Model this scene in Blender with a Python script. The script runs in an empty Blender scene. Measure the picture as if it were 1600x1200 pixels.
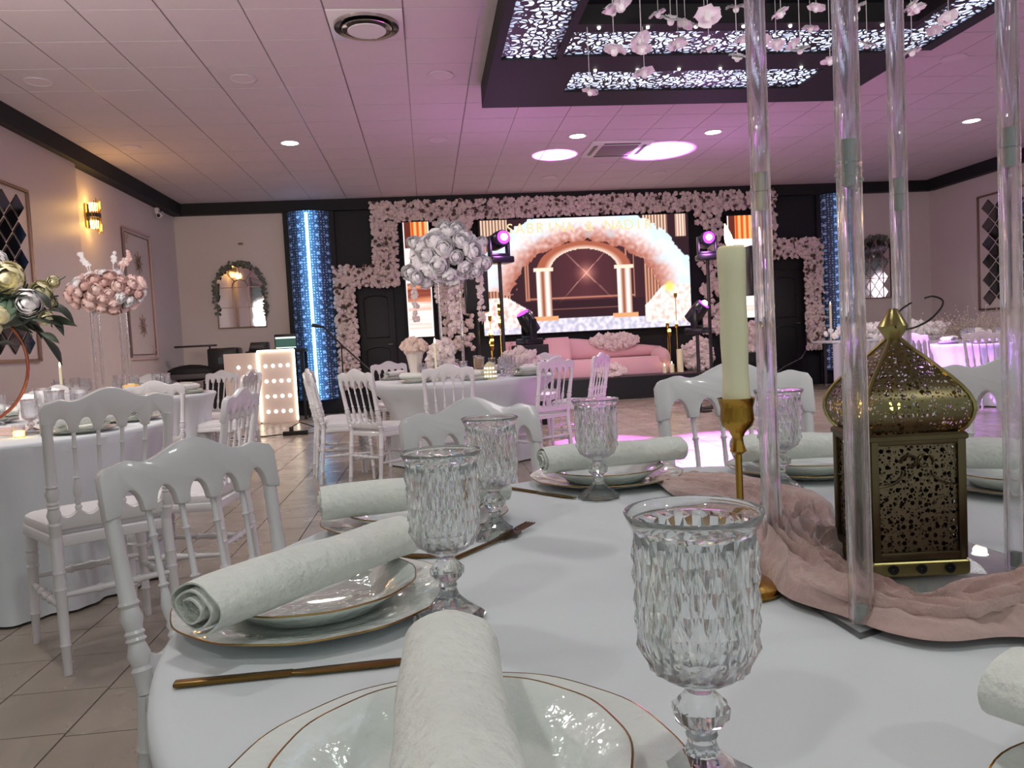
import bpy, bmesh, math, random
import numpy as np
from mathutils import Vector, Matrix, noise
R = random.Random(7)
PI = math.pi
SC = bpy.context.scene
COL = SC.collection
# ------------------------------------------------------------------ camera, world, lights, exposure
H = 1.08; F = 1215.0; ZC = 3.69; ZT = 0.765; YB = 13.9; XL = -4.18; XR = 9.55
_Y = Vector((669-800, 600-541, -F)).normalized()
_s = 0.052
_Z = Vector((-_s, 1.0, -(-_s*_Y.x + _Y.y)/_Y.z)).normalized()
_X = _Y.cross(_Z)
RM = Matrix((( _X.x, _X.y, _X.z), (_Y.x, _Y.y, _Y.z), (_Z.x, _Z.y, _Z.z)))   # camera axes -> world
def ray(px, py): return RM @ Vector((px-800, 600-py, -F))
def pz(px, py, z):
    d = ray(px, py); t = (z-H)/d.z; return Vector((d.x*t, d.y*t, z))
def py_(px, py, Y):
    d = ray(px, py); t = Y/d.y; return Vector((d.x*t, Y, H+d.z*t))
def pxw(px, py, X):
    d = ray(px, py); t = X/d.x; return Vector((X, d.y*t, H+d.z*t))
cd = bpy.data.cameras.new('camera'); cam = bpy.data.objects.new('camera', cd); COL.objects.link(cam)
cd.sensor_fit = 'HORIZONTAL'; cd.sensor_width = 36; cd.lens = 36*F/1600; cd.clip_start = .02; cd.clip_end = 100
cam.matrix_world = Matrix.Translation((0, 0, H)) @ RM.to_4x4()
SC.camera = cam
SC.view_settings.view_transform = 'Standard'; SC.view_settings.look = 'None'
SC.view_settings.exposure = 0.15; SC.view_settings.gamma = 1; SC.view_settings.use_curve_mapping = False
w = bpy.data.worlds.new('world'); SC.world = w; w.use_nodes = True
w.node_tree.nodes['Background'].inputs[0].default_value = (.80, .90, .86, 1)
w.node_tree.nodes['Background'].inputs[1].default_value = .50
def light(kind, name, loc, energy, color, target=None, **k):
    l = bpy.data.lights.new(name, kind); l.energy = energy; l.color = color
    for a, v in k.items(): setattr(l, a, v)
    o = bpy.data.objects.new(name, l); COL.objects.link(o); o.location = loc
    if target is not None: o.rotation_euler = (Vector(target)-Vector(loc)).to_track_quat('-Z', 'Y').to_euler()
    return o
# downlights in the ceiling: lit ones seen in the photograph and their rows on towards and behind the camera
LIT = [(-1.56, 10.03), (2.07, 10.03), (3.87, 10.0), (7.32, 9.75)]
NEAR = [(-1.56, 5.3), (-1.56, 2.9), (.27, .6), (2.07, 2.9), (3.87, .6), (-1.56, -1.2), (2.07, -1.8), (7.3, 4.5)]
for x, y in LIT:
    light('SPOT', 'downlight_lamp', (x, y, ZC-.05), 190, (1, .90, .80), (x, y, 0), spot_size=2.7, spot_blend=.8, shadow_soft_size=.09)
for x, y in NEAR:
    light('SPOT', 'downlight_lamp', (x, y, ZC-.05), 58, (.95, 1, .95), (x, y, 0), spot_size=2.6, spot_blend=.7, shadow_soft_size=.12)
# moving heads: purple beams on the ceiling and on the dance floor
MAG = (.80, .16, 1.0)
light('SPOT', 'beam_lamp', (1.50, 10.2, 1.45), 3500, MAG, (1.93, 11.03, ZC), spot_size=.26, spot_blend=.12, shadow_soft_size=.02)
light('SPOT', 'beam_lamp', (3.35, 10.2, 1.5), 4200, MAG, (3.43, 10.95, ZC), spot_size=.46, spot_blend=.45, shadow_soft_size=.02)
light('SPOT', 'beam_lamp', (1.0, 9.3, 2.35), 3200, MAG, (1.75, 7.9, 0), spot_size=.40, spot_blend=.6, shadow_soft_size=.03)
light('SPOT', 'beam_lamp', (3.85, 10.3, 2.5), 8000, MAG, (2.75, 6.5, 0), spot_size=.56, spot_blend=.55, shadow_soft_size=.03)
light('SPOT', 'beam_lamp', (3.85, 10.3, 2.5), 2600, (.50, .16, 1), (6.9, 8.7, .6), spot_size=.5, spot_blend=.7, shadow_soft_size=.03)
light('POINT', 'added_purple_fill', (1.0, 9.2, 2.3), 16, (.8, .3, 1), shadow_soft_size=.1)  # added purple point fill beside the moving heads, brightens the ceiling
light('POINT', 'added_purple_fill', (3.9, 10.3, 2.3), 22, (.8, .3, 1), shadow_soft_size=.1)
# added fill lights without fixtures, out of view, aimed up to brighten the ceiling
light('AREA', 'added_ceiling_fill', (2.5, 1.2, 2.3), 80, (1, .88, .90), (3.0, 6.0, ZC), shape='DISK', size=1.2)
light('AREA', 'added_ceiling_fill', (-3.2, 3.0, 2.3), 85, (1, .92, .84), (-1.5, 8.0, ZC), shape='DISK', size=1.0)
light('POINT', 'sconce_lamp', (-3.98, 10.4, 3.08), 5, (1, .55, .16), shadow_soft_size=.06)
light('POINT', 'sconce_lamp', (-3.98, 10.4, 2.80), 5, (1, .55, .16), shadow_soft_size=.06)
# ------------------------------------------------------------------ materials
MATS = {}
def nodes(name):
    m = bpy.data.materials.new(name); m.use_nodes = True
    nt = m.node_tree; return m, nt, nt.nodes['Principled BSDF'], nt.nodes['Material Output']
def mat(name, col, rough=.5, metal=0, spec=.5, var=0, vscale=8, bump=0, bscale=40, em=None, es=0, coat=0, trans=0, ior=1.5, sheen=0):
    if name in MATS: return MATS[name]
    m, nt, p, out = nodes(name)
    p.inputs['Base Color'].default_value = (*col, 1); p.inputs['Roughness'].default_value = rough
    p.inputs['Metallic'].default_value = metal; p.inputs['Specular IOR Level'].default_value = spec
    p.inputs['Coat Weight'].default_value = coat; p.inputs['Transmission Weight'].default_value = trans; p.inputs['IOR'].default_value = ior
    p.inputs['Sheen Weight'].default_value = sheen
    if em: p.inputs['Emission Color'].default_value = (*em, 1); p.inputs['Emission Strength'].default_value = es
    tc = nt.nodes.new('ShaderNodeTexCoord')
    if var:
        n = nt.nodes.new('ShaderNodeTexNoise'); n.inputs['Scale'].default_value = vscale; n.inputs['Detail'].default_value = 5
        nt.links.new(tc.outputs['Object'], n.inputs['Vector'])
        mx = nt.nodes.new('ShaderNodeMix'); mx.data_type = 'RGBA'
        mx.inputs[6].default_value = (*[c*(1-var) for c in col], 1); mx.inputs[7].default_value = (*[min(1, c*(1+var)) for c in col], 1)
        nt.links.new(n.outputs['Fac'], mx.inputs[0]); nt.links.new(mx.outputs[2], p.inputs['Base Color'])
    if bump:
        n = nt.nodes.new('ShaderNodeTexNoise'); n.inputs['Scale'].default_value = bscale; n.inputs['Detail'].default_value = 3
        nt.links.new(tc.outputs['Object'], n.inputs['Vector'])
        b = nt.nodes.new('ShaderNodeBump'); b.inputs['Strength'].default_value = bump; b.inputs['Distance'].default_value = .004
        nt.links.new(n.outputs['Fac'], b.inputs['Height']); nt.links.new(b.outputs[0], p.inputs['Normal'])
    MATS[name] = m; return m
def glassy(name, tint=(1, 1, 1), clear=.35, rough=.01, ior=1.5):
    m, nt, p, out = nodes(name)
    g = nt.nodes.new('ShaderNodeBsdfGlass'); g.inputs['Color'].default_value = (*tint, 1); g.inputs['Roughness'].default_value = rough; g.inputs['IOR'].default_value = ior
    t = nt.nodes.new('ShaderNodeBsdfTransparent'); x = nt.nodes.new('ShaderNodeMixShader'); x.inputs[0].default_value = clear
    nt.links.new(g.outputs[0], x.inputs[1]); nt.links.new(t.outputs[0], x.inputs[2]); nt.links.new(x.outputs[0], out.inputs['Surface'])
    return m
def perforated(name, col, scale, thr, rough=.35, metal=1.0, edge=.17):
    """metal sheet with round and star-like holes cut through it"""
    m, nt, p, out = nodes(name)
    p.inputs['Base Color'].default_value = (*col, 1); p.inputs['Metallic'].default_value = metal; p.inputs['Roughness'].default_value = rough
    tc = nt.nodes.new('ShaderNodeTexCoord'); v = nt.nodes.new('ShaderNodeTexVoronoi'); v.inputs['Scale'].default_value = scale; v.inputs['Randomness'].default_value = .55
    v2 = nt.nodes.new('ShaderNodeTexVoronoi'); v2.inputs['Scale'].default_value = scale*2.3; v2.feature = 'DISTANCE_TO_EDGE'; v2.inputs['Randomness'].default_value = .7
    nt.links.new(tc.outputs['Object'], v.inputs['Vector']); nt.links.new(tc.outputs['Object'], v2.inputs['Vector'])
    a = nt.nodes.new('ShaderNodeMath'); a.operation = 'LESS_THAN'; a.inputs[1].default_value = thr; nt.links.new(v.outputs['Distance'], a.inputs[0])
    b = nt.nodes.new('ShaderNodeMath'); b.operation = 'GREATER_THAN'; b.inputs[1].default_value = edge; nt.links.new(v2.outputs['Distance'], b.inputs[0])
    c = nt.nodes.new('ShaderNodeMath'); c.operation = 'MAXIMUM'; nt.links.new(a.outputs[0], c.inputs[0]); nt.links.new(b.outputs[0], c.inputs[1])
    t = nt.nodes.new('ShaderNodeBsdfTransparent'); x = nt.nodes.new('ShaderNodeMixShader')
    nt.links.new(c.outputs[0], x.inputs[0]); nt.links.new(p.outputs[0], x.inputs[1]); nt.links.new(t.outputs[0], x.inputs[2]); nt.links.new(x.outputs[0], out.inputs['Surface'])
    return m
def emis(name, col, s):
    if name in MATS: return MATS[name]
    m, nt, p, out = nodes(name); e = nt.nodes.new('ShaderNodeEmission'); e.inputs[0].default_value = (*col, 1); e.inputs[1].default_value = s
    nt.links.new(e.outputs[0], out.inputs['Surface']); MATS[name] = m; return m
def vcol_emis(name, s):
    m, nt, p, out = nodes(name); e = nt.nodes.new('ShaderNodeEmission'); e.inputs[1].default_value = s
    a = nt.nodes.new('ShaderNodeVertexColor'); a.layer_name = 'Col'
    nt.links.new(a.outputs[0], e.inputs[0]); nt.links.new(e.outputs[0], out.inputs['Surface']); return m
def srgb(*c): return tuple((x/255/12.92 if x/255 <= .04045 else ((x/255+.055)/1.055)**2.4) for x in c)

M_wall = mat('wall_paint', srgb(206, 194, 189), .55, var=.04, vscale=2, bump=.05)
M_tile = mat('ceiling_tile', srgb(200, 187, 190), .85, var=.03, vscale=6, bump=.3, bscale=160)
M_tbar = mat('ceiling_bar', srgb(118, 104, 106), .3, spec=.6)
M_black = mat('black_paint', srgb(14, 13, 18), .7, var=.1)
M_dark = mat('dark_wall', srgb(15, 15, 24), .65, var=.12, vscale=1.5)
M_darkgloss = mat('dark_gloss', srgb(20, 20, 26), .3)
M_grout = mat('floor_grout', srgb(58, 52, 48), .8)
M_chair = mat('chair_white', srgb(214, 212, 214), .25, spec=.5, coat=.25)
M_cushion = mat('cushion_white', srgb(218, 216, 218), .8, bump=.15, bscale=60)
M_cloth = mat('table_cloth', srgb(212, 216, 220), .75, bump=.12, bscale=14, sheen=.2)
M_skirt = mat('table_skirt', srgb(196, 194, 206), .8)
M_nap = mat('napkin_damask', srgb(226, 228, 222), .6, var=.09, vscale=60, bump=1.0, bscale=110)
M_china = mat('china', srgb(225, 230, 226), .12, spec=.6, coat=.6, bump=.9, bscale=38)
M_gold = mat('gold', srgb(196, 150, 70), .22, 1)
M_rim = mat('gold_rim', srgb(176, 140, 84), .2, 1)
M_brass = mat('brass', srgb(180, 140, 62), .25, 1, var=.15, vscale=30)
M_cutlery = mat('cutlery_gold', srgb(120, 92, 48), .3, 1)
M_copper = mat('copper_hoop', srgb(190, 120, 95), .25, 1)
M_lant = mat('lantern_brass', srgb(100, 88, 66), .36, 1, var=.25, vscale=25)
M_lantg = mat('lantern_gold', srgb(158, 146, 96), .28, 1)
M_wire = mat('black_wire', srgb(24, 18, 16), .4)
M_perf = perforated('lantern_perforated', srgb(128, 114, 92), 105, .31, .42)
M_perfd = perforated('dome_perforated', srgb(120, 110, 80), 82, .29, .32, edge=.21)
M_innershade = mat('lantern_inner_shade', srgb(40, 28, 24), .8)  # dark colour standing for the shade inside the lantern
M_amber = emis('amber_led', (1, .62, .07), 12)
M_glass = glassy('cut_glass', (.98, .99, .99), clear=.10)
M_glassf = glassy('far_glass', (.95, .95, .97), clear=.3, rough=.05, ior=1.35)
M_acryl = glassy('clear_acrylic', (.995, .995, 1), clear=.22, rough=0, ior=1.45)
M_frost = mat('frosted_acrylic', srgb(190, 200, 195), .5, trans=.45, ior=1.3)
M_wax = mat('ivory_wax', srgb(242, 236, 200), .5, bump=.15, bscale=15, var=.06, vscale=12)
M_flame = emis('flame', (1, .72, .38), 16)
M_chiff = mat('dusty_chiffon', srgb(190, 158, 152), .85, sheen=.5, bump=.7, bscale=85)
M_petal = mat('white_petal', srgb(248, 244, 246), .7, var=.08, vscale=20)
M_petalw = mat('wall_petal', srgb(226, 208, 206), .75, var=.15, vscale=14)
M_pink = mat('pink_petal', srgb(246, 216, 210), .7, var=.12, vscale=20)
M_pinkd = mat('dusty_petal', srgb(228, 192, 184), .7, var=.12, vscale=20)
M_cream = mat('cream_petal', srgb(222, 214, 176), .7, var=.08, vscale=20)
M_hyd = mat('green_petal', srgb(138, 165, 140), .7, var=.1, vscale=20)
M_heart = mat('flower_heart', srgb(92, 70, 60), .8)
M_leaf = mat('leaf', srgb(44, 54, 42), .5, var=.3, vscale=10)
M_leafg = mat('garland_leaf', srgb(96, 100, 88), .6, var=.3, vscale=10)
M_sofa = mat('pink_velvet', srgb(226, 178, 186), .8, sheen=.5, bump=.1)
M_mirror = mat('mirror', srgb(205, 200, 205), .04, 1)
M_mirrord = mat('mirror_tinted', srgb(120, 116, 120), .06, 1)
M_frame = mat('champagne_frame', srgb(150, 122, 108), .4, .6)
M_mould = mat('moulding', srgb(200, 176, 170), .5)
M_metalw = mat('white_metal', srgb(215, 208, 210), .35)
M_chrome = mat('chrome', srgb(200, 195, 190), .12, 1)
M_lamp = emis('lamp_on', (1, .97, .86), 9)
M_lampoff = mat('lamp_off', srgb(206, 192, 196), .7)
M_led = emis('warm_led', (1, .86, .62), 5)
M_dot = emis('led_dot', (1, .92, .82), 4)
M_purple = emis('purple_lens', (.55, .05, 1), 3)
M_white = emis('lens_hot', (1, .75, 1), 9)
M_sgold = emis('sconce_glow', (1, .66, .18), 12)
M_scr = emis('laptop_light', (.75, .9, .85), 1.2)

# ------------------------------------------------------------------ mesh helpers
class MB:
    def __init__(s): s.v = []; s.f = []
    def add(s, vs, fs, M=None):
        b = len(s.v)
        s.v += [tuple(M @ Vector(v)) if M else tuple(v) for v in vs]
        s.f += [tuple(b+i for i in f) for f in fs]; return s
    def box(s, c, d, rz=0, M=None):
        x, y, z = d[0]/2, d[1]/2, d[2]/2
        T = Matrix.Translation(c) @ Matrix.Rotation(rz, 4, 'Z')
        if M: T = M @ T
        return s.add([(a*x, b*y, e*z) for e in (-1, 1) for b in (-1, 1) for a in (-1, 1)],
                     [(0, 2, 3, 1), (4, 5, 7, 6), (0, 1, 5, 4), (2, 6, 7, 3), (0, 4, 6, 2), (1, 3, 7, 5)], T)
    def lathe(s, prof, n=24, M=None, fn=None, cap=True):
        vs = []
        for j, (r, z) in enumerate(prof):
            for i in range(n):
                a = 2*PI*i/n; rr = r if fn is None else fn(r, z, a, j)
                vs.append((rr*math.cos(a), rr*math.sin(a), z))
        fs = []
        for j in range(len(prof)-1):
            for i in range(n):
                k = (i+1) % n; fs.append((j*n+i, j*n+k, (j+1)*n+k, (j+1)*n+i))
        if cap:
            if prof[0][0] > 1e-5: fs.append(tuple(range(n-1, -1, -1)))
            if prof[-1][0] > 1e-5: fs.append(tuple((len(prof)-1)*n+i for i in range(n)))
        return s.add(vs, fs, M)
    def turned(s, p0, p1, prof, n=12):
        """profile (t, radius) turned about the segment p0-p1"""
        p0, p1 = Vector(p0), Vector(p1); d = p1-p0; L = d.length
        M = Matrix.Translation(p0) @ d.to_track_quat('Z', 'Y').to_matrix().to_4x4()
        return s.lathe([(r, t*L) for t, r in prof], n, M)
    def tube(s, pts, r, n=8, closed=False):
        pts = [Vector(p) for p in pts]; m = len(pts); vs = []; up = None
        for i, p in enumerate(pts):
            a = pts[(i-1) % m] if (closed or i > 0) else p; b = pts[(i+1) % m] if (closed or i < m-1) else p
            t = (b-a).normalized()
            if up is None: up = t.orthogonal().normalized()
            up = (up - t*up.dot(t)).normalized(); q = t.cross(up)
            rr = r(i/(m-1)) if callable(r) else r
            for k in range(n):
                an = 2*PI*k/n; vs.append(p + (up*math.cos(an)+q*math.sin(an))*rr)
        fs = []
        for i in range(m if closed else m-1):
            j = (i+1) % m
            for k in range(n):
                l = (k+1) % n; fs.append((i*n+k, i*n+l, j*n+l, j*n+k))
        if not closed: fs += [tuple(range(n-1, -1, -1)), tuple((m-1)*n+k for k in range(n))]
        return s.add(vs, fs)
    def grid(s, fn, nu, nv, M=None, cu=False):
        vs = [fn(i/(nu if cu else nu-1), j/(nv-1)) for j in range(nv) for i in range(nu)]
        fs = []
        for j in range(nv-1):
            for i in range(nu if cu else nu-1):
                k = (i+1) % nu; fs.append((j*nu+i, j*nu+k, (j+1)*nu+k, (j+1)*nu+i))
        return s.add(vs, fs, M)
    def prism(s, pts, y0, y1, M=None):
        """outline in x,z extruded in y"""
        n = len(pts)
        return s.add([(x, y0, z) for x, z in pts]+[(x, y1, z) for x, z in pts],
                     [tuple(range(n)), tuple(range(2*n-1, n-1, -1))]+[(i, i+n, (i+1) % n+n, (i+1) % n) for i in range(n)], M)
    def ball(s, c, r, n=10, m=6, sc=(1, 1, 1)):
        return s.lathe([(max(1e-6, r*math.sin(PI*j/m)), -r*math.cos(PI*j/m)) for j in range(m+1)], n, Matrix.Translation(c) @ Matrix.Diagonal((*sc, 1)), cap=False)
    def mesh(s, name, m=None, smooth=True, auto=True, bevel=0):
        me = bpy.data.meshes.new(name); me.from_pydata(s.v, [], s.f)
        bm = bmesh.new(); bm.from_mesh(me)
        bmesh.ops.recalc_face_normals(bm, faces=bm.faces[:])
        if bevel:
            bmesh.ops.remove_doubles(bm, verts=bm.verts[:], dist=1e-6)
            ed = [e for e in bm.edges if len(e.link_faces) == 2 and e.calc_face_angle(0) > .6]
            bmesh.ops.bevel(bm, geom=ed, offset=bevel, segments=2, affect='EDGES', profile=.5)
        if smooth:
            for f in bm.faces: f.smooth = True
            for e in bm.edges:
                if len(e.link_faces) == 2 and e.calc_face_angle(0) > .7: e.smooth = False
        bm.to_mesh(me); bm.free()
        if m: me.materials.append(m)
        return me
def catmull(P, t):
    n = len(P)-1; f = t*n; i = min(int(f), n-1); u = f-i
    p0, p1, p2, p3 = P[max(0, i-1)], P[i], P[i+1], P[min(n, i+2)]
    return .5*((2*p1)+(-p0+p2)*u+(2*p0-5*p1+4*p2-p3)*u*u+(-p0+3*p1-3*p2+p3)*u**3)
CACHE = {}
def cached(key, fn):
    if key not in CACHE: CACHE[key] = fn()
    return CACHE[key]
def tag(o, label=None, cat=None, group=None, kind=None):
    if label: o['label'] = label
    if cat: o['category'] = cat
    if group: o['group'] = group
    if kind: o['kind'] = kind
    return o
def thing(name, label, cat, loc=(0, 0, 0), rz=0, group=None, sc=1):
    o = bpy.data.objects.new(name, None); o.empty_display_size = .05; COL.objects.link(o)
    o.location = loc; o.rotation_euler = (0, 0, rz); o.scale = (sc,)*3
    return tag(o, label, cat, group)
def put(name, me, parent=None, loc=None, rot=None, sc=None, kind=None, label=None):
    o = bpy.data.objects.new(name, me); COL.objects.link(o)
    if parent: o.parent = parent
    if loc is not None: o.location = loc
    if rot is not None: o.rotation_euler = rot
    if sc is not None: o.scale = sc if hasattr(sc, '__len__') else (sc,)*3
    if kind: o['kind'] = kind
    if label: o['label'] = label
    return o
def solo(name, me, label, cat, group=None, loc=None, rot=None, sc=None, kind=None):
    return tag(put(name, me, None, loc, rot, sc), label, cat, group, kind)
def struct(name, me, parent=None): return put(name, me, parent, kind='structure')

# ------------------------------------------------------------------ the room
X0T, Y0T = -.045, 6.177
ceiling = struct('ceiling', MB().box(((XL+XR)/2, 5.4, ZC+.09), (XR-XL, 17.2, .1)).mesh('ceiling_slab', mat('ceiling_void', srgb(150, 140, 145), .9)))
tile_me = MB().box((0, 0, 0), (.588, .588, .02)).mesh('ceiling_tile', M_tile, smooth=False)
xs = [X0T+.6*(k+.5) for k in range(-8, 17)]; ys = [Y0T+.6*(k+.5) for k in range(-15, 14)]
cells = []
COF = (.68, 4.5, 1.5, 8.0)
for x in xs:
    for y in ys:
        a, b = max(x-.3, XL), min(x+.3, XR); c, d = y-.3, min(y+.3, YB)
        if b-a < .05 or d-c < .05: continue
        if x > COF[0]+.3 and x < COF[1]-.3 and COF[2]+.3 < y < COF[3]-.3: continue
        cells.append((a, b, c, d))
def ceil_view(c):
    x, y = (c[0]+c[1])/2, (c[2]+c[3])/2
    if y < 4.5: return False
    q = RM.transposed() @ Vector((x, y, ZC-H)); u = 800-F*q.x/q.z; v = 600+F*q.y/q.z
    return -60 < u < 1660 and -60 < v < 400
vis = sorted([c for c in cells if ceil_view(c)], key=lambda c: c[2])
rest = [c for c in cells if not ceil_view(c)] + vis[298:]
for i, (a, b, c, d) in enumerate(vis[:298]):
    if b-a > .59 and d-c > .59: put('ceiling_tile', tile_me, ceiling, ((a+b)/2, (c+d)/2, ZC+.01))
    else: put('ceiling_tile', MB().box(((a+b)/2, (c+d)/2, ZC+.01), (b-a-.012, d-c-.012, .02)).mesh('ceiling_tile', M_tile), ceiling)
mb = MB()
for (a, b, c, d) in rest: mb.box(((a+b)/2, (c+d)/2, ZC+.01), (b-a-.012, d-c-.012, .02))
put('ceiling_tile', mb.mesh('tiles_rest', M_tile), ceiling, kind='stuff')
mb = MB()
for k in range(-7, 17): mb.box((X0T+.6*k, 5.4, ZC+.012), (.02, 17, .018))
for k in range(-15, 13): mb.box(((XL+XR)/2, Y0T+.6*k, ZC+.013), (XR-XL, .02, .018))
put('ceiling_grid', mb.mesh('ceiling_grid', M_tbar), ceiling, kind='stuff')

TS = .316; FX0 = pz(52.5, 1200, 0).x; FY0 = pz(130, 1080, 0).y
def floor_mat():
    m, nt, p, out = nodes('floor_tile'); p.inputs['Roughness'].default_value = .22; p.inputs['Specular IOR Level'].default_value = .55
    g = nt.nodes.new('ShaderNodeNewGeometry'); tc = nt.nodes.new('ShaderNodeTexCoord'); oi = nt.nodes.new('ShaderNodeObjectInfo')
    n = nt.nodes.new('ShaderNodeTexNoise'); n.inputs['Scale'].default_value = 3; n.inputs['Detail'].default_value = 6
    nt.links.new(g.outputs['Position'], n.inputs['Vector'])
    mx = nt.nodes.new('ShaderNodeMix'); mx.data_type = 'RGBA'; mx.inputs[6].default_value = (*srgb(140, 128, 116), 1); mx.inputs[7].default_value = (*srgb(172, 160, 146), 1)
    nt.links.new(n.outputs['Fac'], mx.inputs[0]); nt.links.new(mx.outputs[2], p.inputs['Base Color'])
    mr = nt.nodes.new('ShaderNodeMapRange'); mr.inputs['To Min'].default_value = .16; mr.inputs['To Max'].default_value = .36; nt.links.new(n.outputs['Fac'], mr.inputs[0]); nt.links.new(mr.outputs[0], p.inputs['Roughness'])
    return m
M_floor = floor_mat()
floor = struct('floor', MB().box(((XL+XR)/2, 5.4, -.056), (XR-XL, 17.2, .1)).mesh('floor_slab', M_grout))
fm = MB().box((0, 0, 0), (TS-.005, TS-.005, .012)).mesh('floor_tile', M_floor, smooth=False, bevel=.0015)
fc = []
for i in range(-16, 34):
    for j in range(-12, 50):
        x = FX0+TS*(i+.5); y = FY0+TS*(j+.5)+(.02 if i % 2 else 0)
        if x-TS/2 < XL or x+TS/2 > XR or y+TS/2 > YB or y < -3: continue
        q = RM.transposed() @ Vector((x, y, -H)); u = 800-F*q.x/q.z if q.z < 0 else -999; v = 600+F*q.y/q.z if q.z < 0 else -999
        inv = -80 < u < 1000 and v < 1290 and y > .5 and not (u > 520 and y < 3) and not ((x+2.25)**2+(y-4.1)**2 < .6)
        fc.append((0 if inv else 1, y, x))
fc.sort()
for k, y, x in fc[:298]: put('floor_tile', fm, floor, (x, y, -.006))
mb = MB()
for k, y, x in fc[298:]: mb.box((x, y, -.006), (TS-.005, TS-.005, .012))
put('floor_tile', mb.mesh('floor_rest', M_floor, smooth=False), floor, kind='stuff')

def wallbox(name, x0, x1, y0, y1, z0, z1, m): return struct(name, MB().box(((x0+x1)/2, (y0+y1)/2, (z0+z1)/2), (x1-x0, y1-y0, z1-z0)).mesh(name, m, bevel=0))
wallbox('wall_back', XL, -2.27, YB, YB+.2, 0, ZC+.05, M_wall)
wallbox('wall_back_dark', -2.27, 7.75, YB, YB+.2, 0, ZC+.05, M_dark)
wallbox('wall_back_right', 7.75, XR, YB, YB+.2, 0, ZC+.05, M_wall)
wl = wallbox('wall_left', XL-.2, XL, -3.2, YB+.2, 0, ZC+.05, M_wall)
struct('wall_left_projection', MB().box((XL+.04, 3.4, ZC/2), (.08, 13.2, ZC)).mesh('proj', M_wall, bevel=.01))
wallbox('wall_right', XR, XR+.2, -3.2, YB+.2, 0, ZC+.05, M_wall)
wallbox('trim_1', XL, XR, YB-.14, YB, ZC-.19, ZC, M_black)
wallbox('trim_2', XL, XL+.17, -3, YB-.14, ZC-.20, ZC, M_black)
wallbox('trim_3', XR-.14, XR, -3, YB-.14, ZC-.20, ZC, M_black)
wallbox('baseboard_left', XL, XL+.095, -3, YB, 0, .10, M_metalw)

# ------------------------------------------------------------------ black ceiling coffer with backlit lattice panels
def lattice_mat(name, scale, axis, wdt, strength, tint=(.62, .72, 1)):
    m, nt, p, out = nodes(name)
    L = nt.links.new; N = nt.nodes.new
    tc = N('ShaderNodeTexCoord'); 
    v = N('ShaderNodeTexVoronoi'); v.feature = 'DISTANCE_TO_EDGE'; v.inputs['Scale'].default_value = scale; v.inputs['Randomness'].default_value = .75
    wv = N('ShaderNodeTexVoronoi'); wv.inputs['Scale'].default_value = scale*.42; wv.inputs['Randomness'].default_value = .15
    L(tc.outputs['Object'], v.inputs['Vector']); L(tc.outputs['Object'], wv.inputs['Vector'])
    g = N('ShaderNodeMath'); g.operation = 'GREATER_THAN'; g.inputs[1].default_value = .085; L(v.outputs['Distance'], g.inputs[0])
    s = N('ShaderNodeMath'); s.operation = 'MULTIPLY'; s.inputs[1].default_value = 24; L(wv.outputs['Distance'], s.inputs[0])
    s2 = N('ShaderNodeMath'); s2.operation = 'SINE'; L(s.outputs[0], s2.inputs[0])
    s3 = N('ShaderNodeMath'); s3.operation = 'GREATER_THAN'; s3.inputs[1].default_value = -.45; L(s2.outputs[0], s3.inputs[0])
    mk = N('ShaderNodeMath'); mk.operation = 'MULTIPLY'; L(g.outputs[0], mk.inputs[0]); L(s3.outputs[0], mk.inputs[1])
    sp = N('ShaderNodeSeparateXYZ'); L(tc.outputs['Object'], sp.inputs[0])
    ab = N('ShaderNodeMath'); ab.operation = 'ABSOLUTE'; L(sp.outputs[axis], ab.inputs[0])
    mr = N('ShaderNodeMapRange'); mr.inputs['From Min'].default_value = 0; mr.inputs['From Max'].default_value = wdt; mr.inputs['To Min'].default_value = strength; mr.inputs['To Max'].default_value = strength*.16
    L(ab.outputs[0], mr.inputs[0])
    em = N('ShaderNodeMath'); em.operation = 'MULTIPLY'; L(mk.outputs[0], em.inputs[0]); L(mr.outputs[0], em.inputs[1])
    p.inputs['Base Color'].default_value = (*srgb(30, 28, 36), 1); p.inputs['Roughness'].default_value = .5
    p.inputs['Emission Color'].default_value = (*tint, 1); L(em.outputs[0], p.inputs['Emission Strength'])
    return m
ZU = 3.46
cof = thing('ceiling_coffer', 'large black suspended ceiling frame with glowing white lattice panels', 'ceiling frame', (0, 0, ZC))
mb = MB()
def slab(x0, x1, y0, y1, z0=ZU, z1=ZC-.001): mb.box(((x0+x1)/2, (y0+y1)/2, (z0+z1)/2-ZC), (x1-x0, y1-y0, z1-z0))
slab(.68, .75, 1.5, 8.0); slab(.75, 1.23, 6.68, 8.0); slab(1.23, 4.46, 6.62, 7.0); slab(1.23, 1.44, 7.0, 8.0); slab(1.44, 3.8, 7.55, 8.0); slab(3.8, 4.46, 7.0, 8.0)
slab(4.46, 4.57, 1.5, 6.58); slab(1.21, 1.27, 1.5, 6.62); slab(4.02, 4.08, 1.5, 6.1); slab(1.27, 4.02, 5.95, 6.1)
slab(.75, 4.46, 1.5, 1.6)
put('frame_body', mb.mesh('coffer_body', M_black), cof)
mb = MB(); mb.box((2.65, 3.7, -.05), (2.9, 4.6, .06)); put('recess_panel', mb.mesh('recess', M_darkgloss), cof)
def lat(x0, x1, y0, y1, ax):
    me = MB().box((0, 0, 0), (x1-x0, y1-y0, .02)).mesh('lattice_panel', lattice_mat('lattice_%d' % len(bpy.data.materials), 13, ax, ((y1-y0) if ax == 'Y' else (x1-x0))/2, 3.4))
    put('lattice_panel', me, cof, ((x0+x1)/2, (y0+y1)/2, ZU-ZC+.03))
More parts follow.
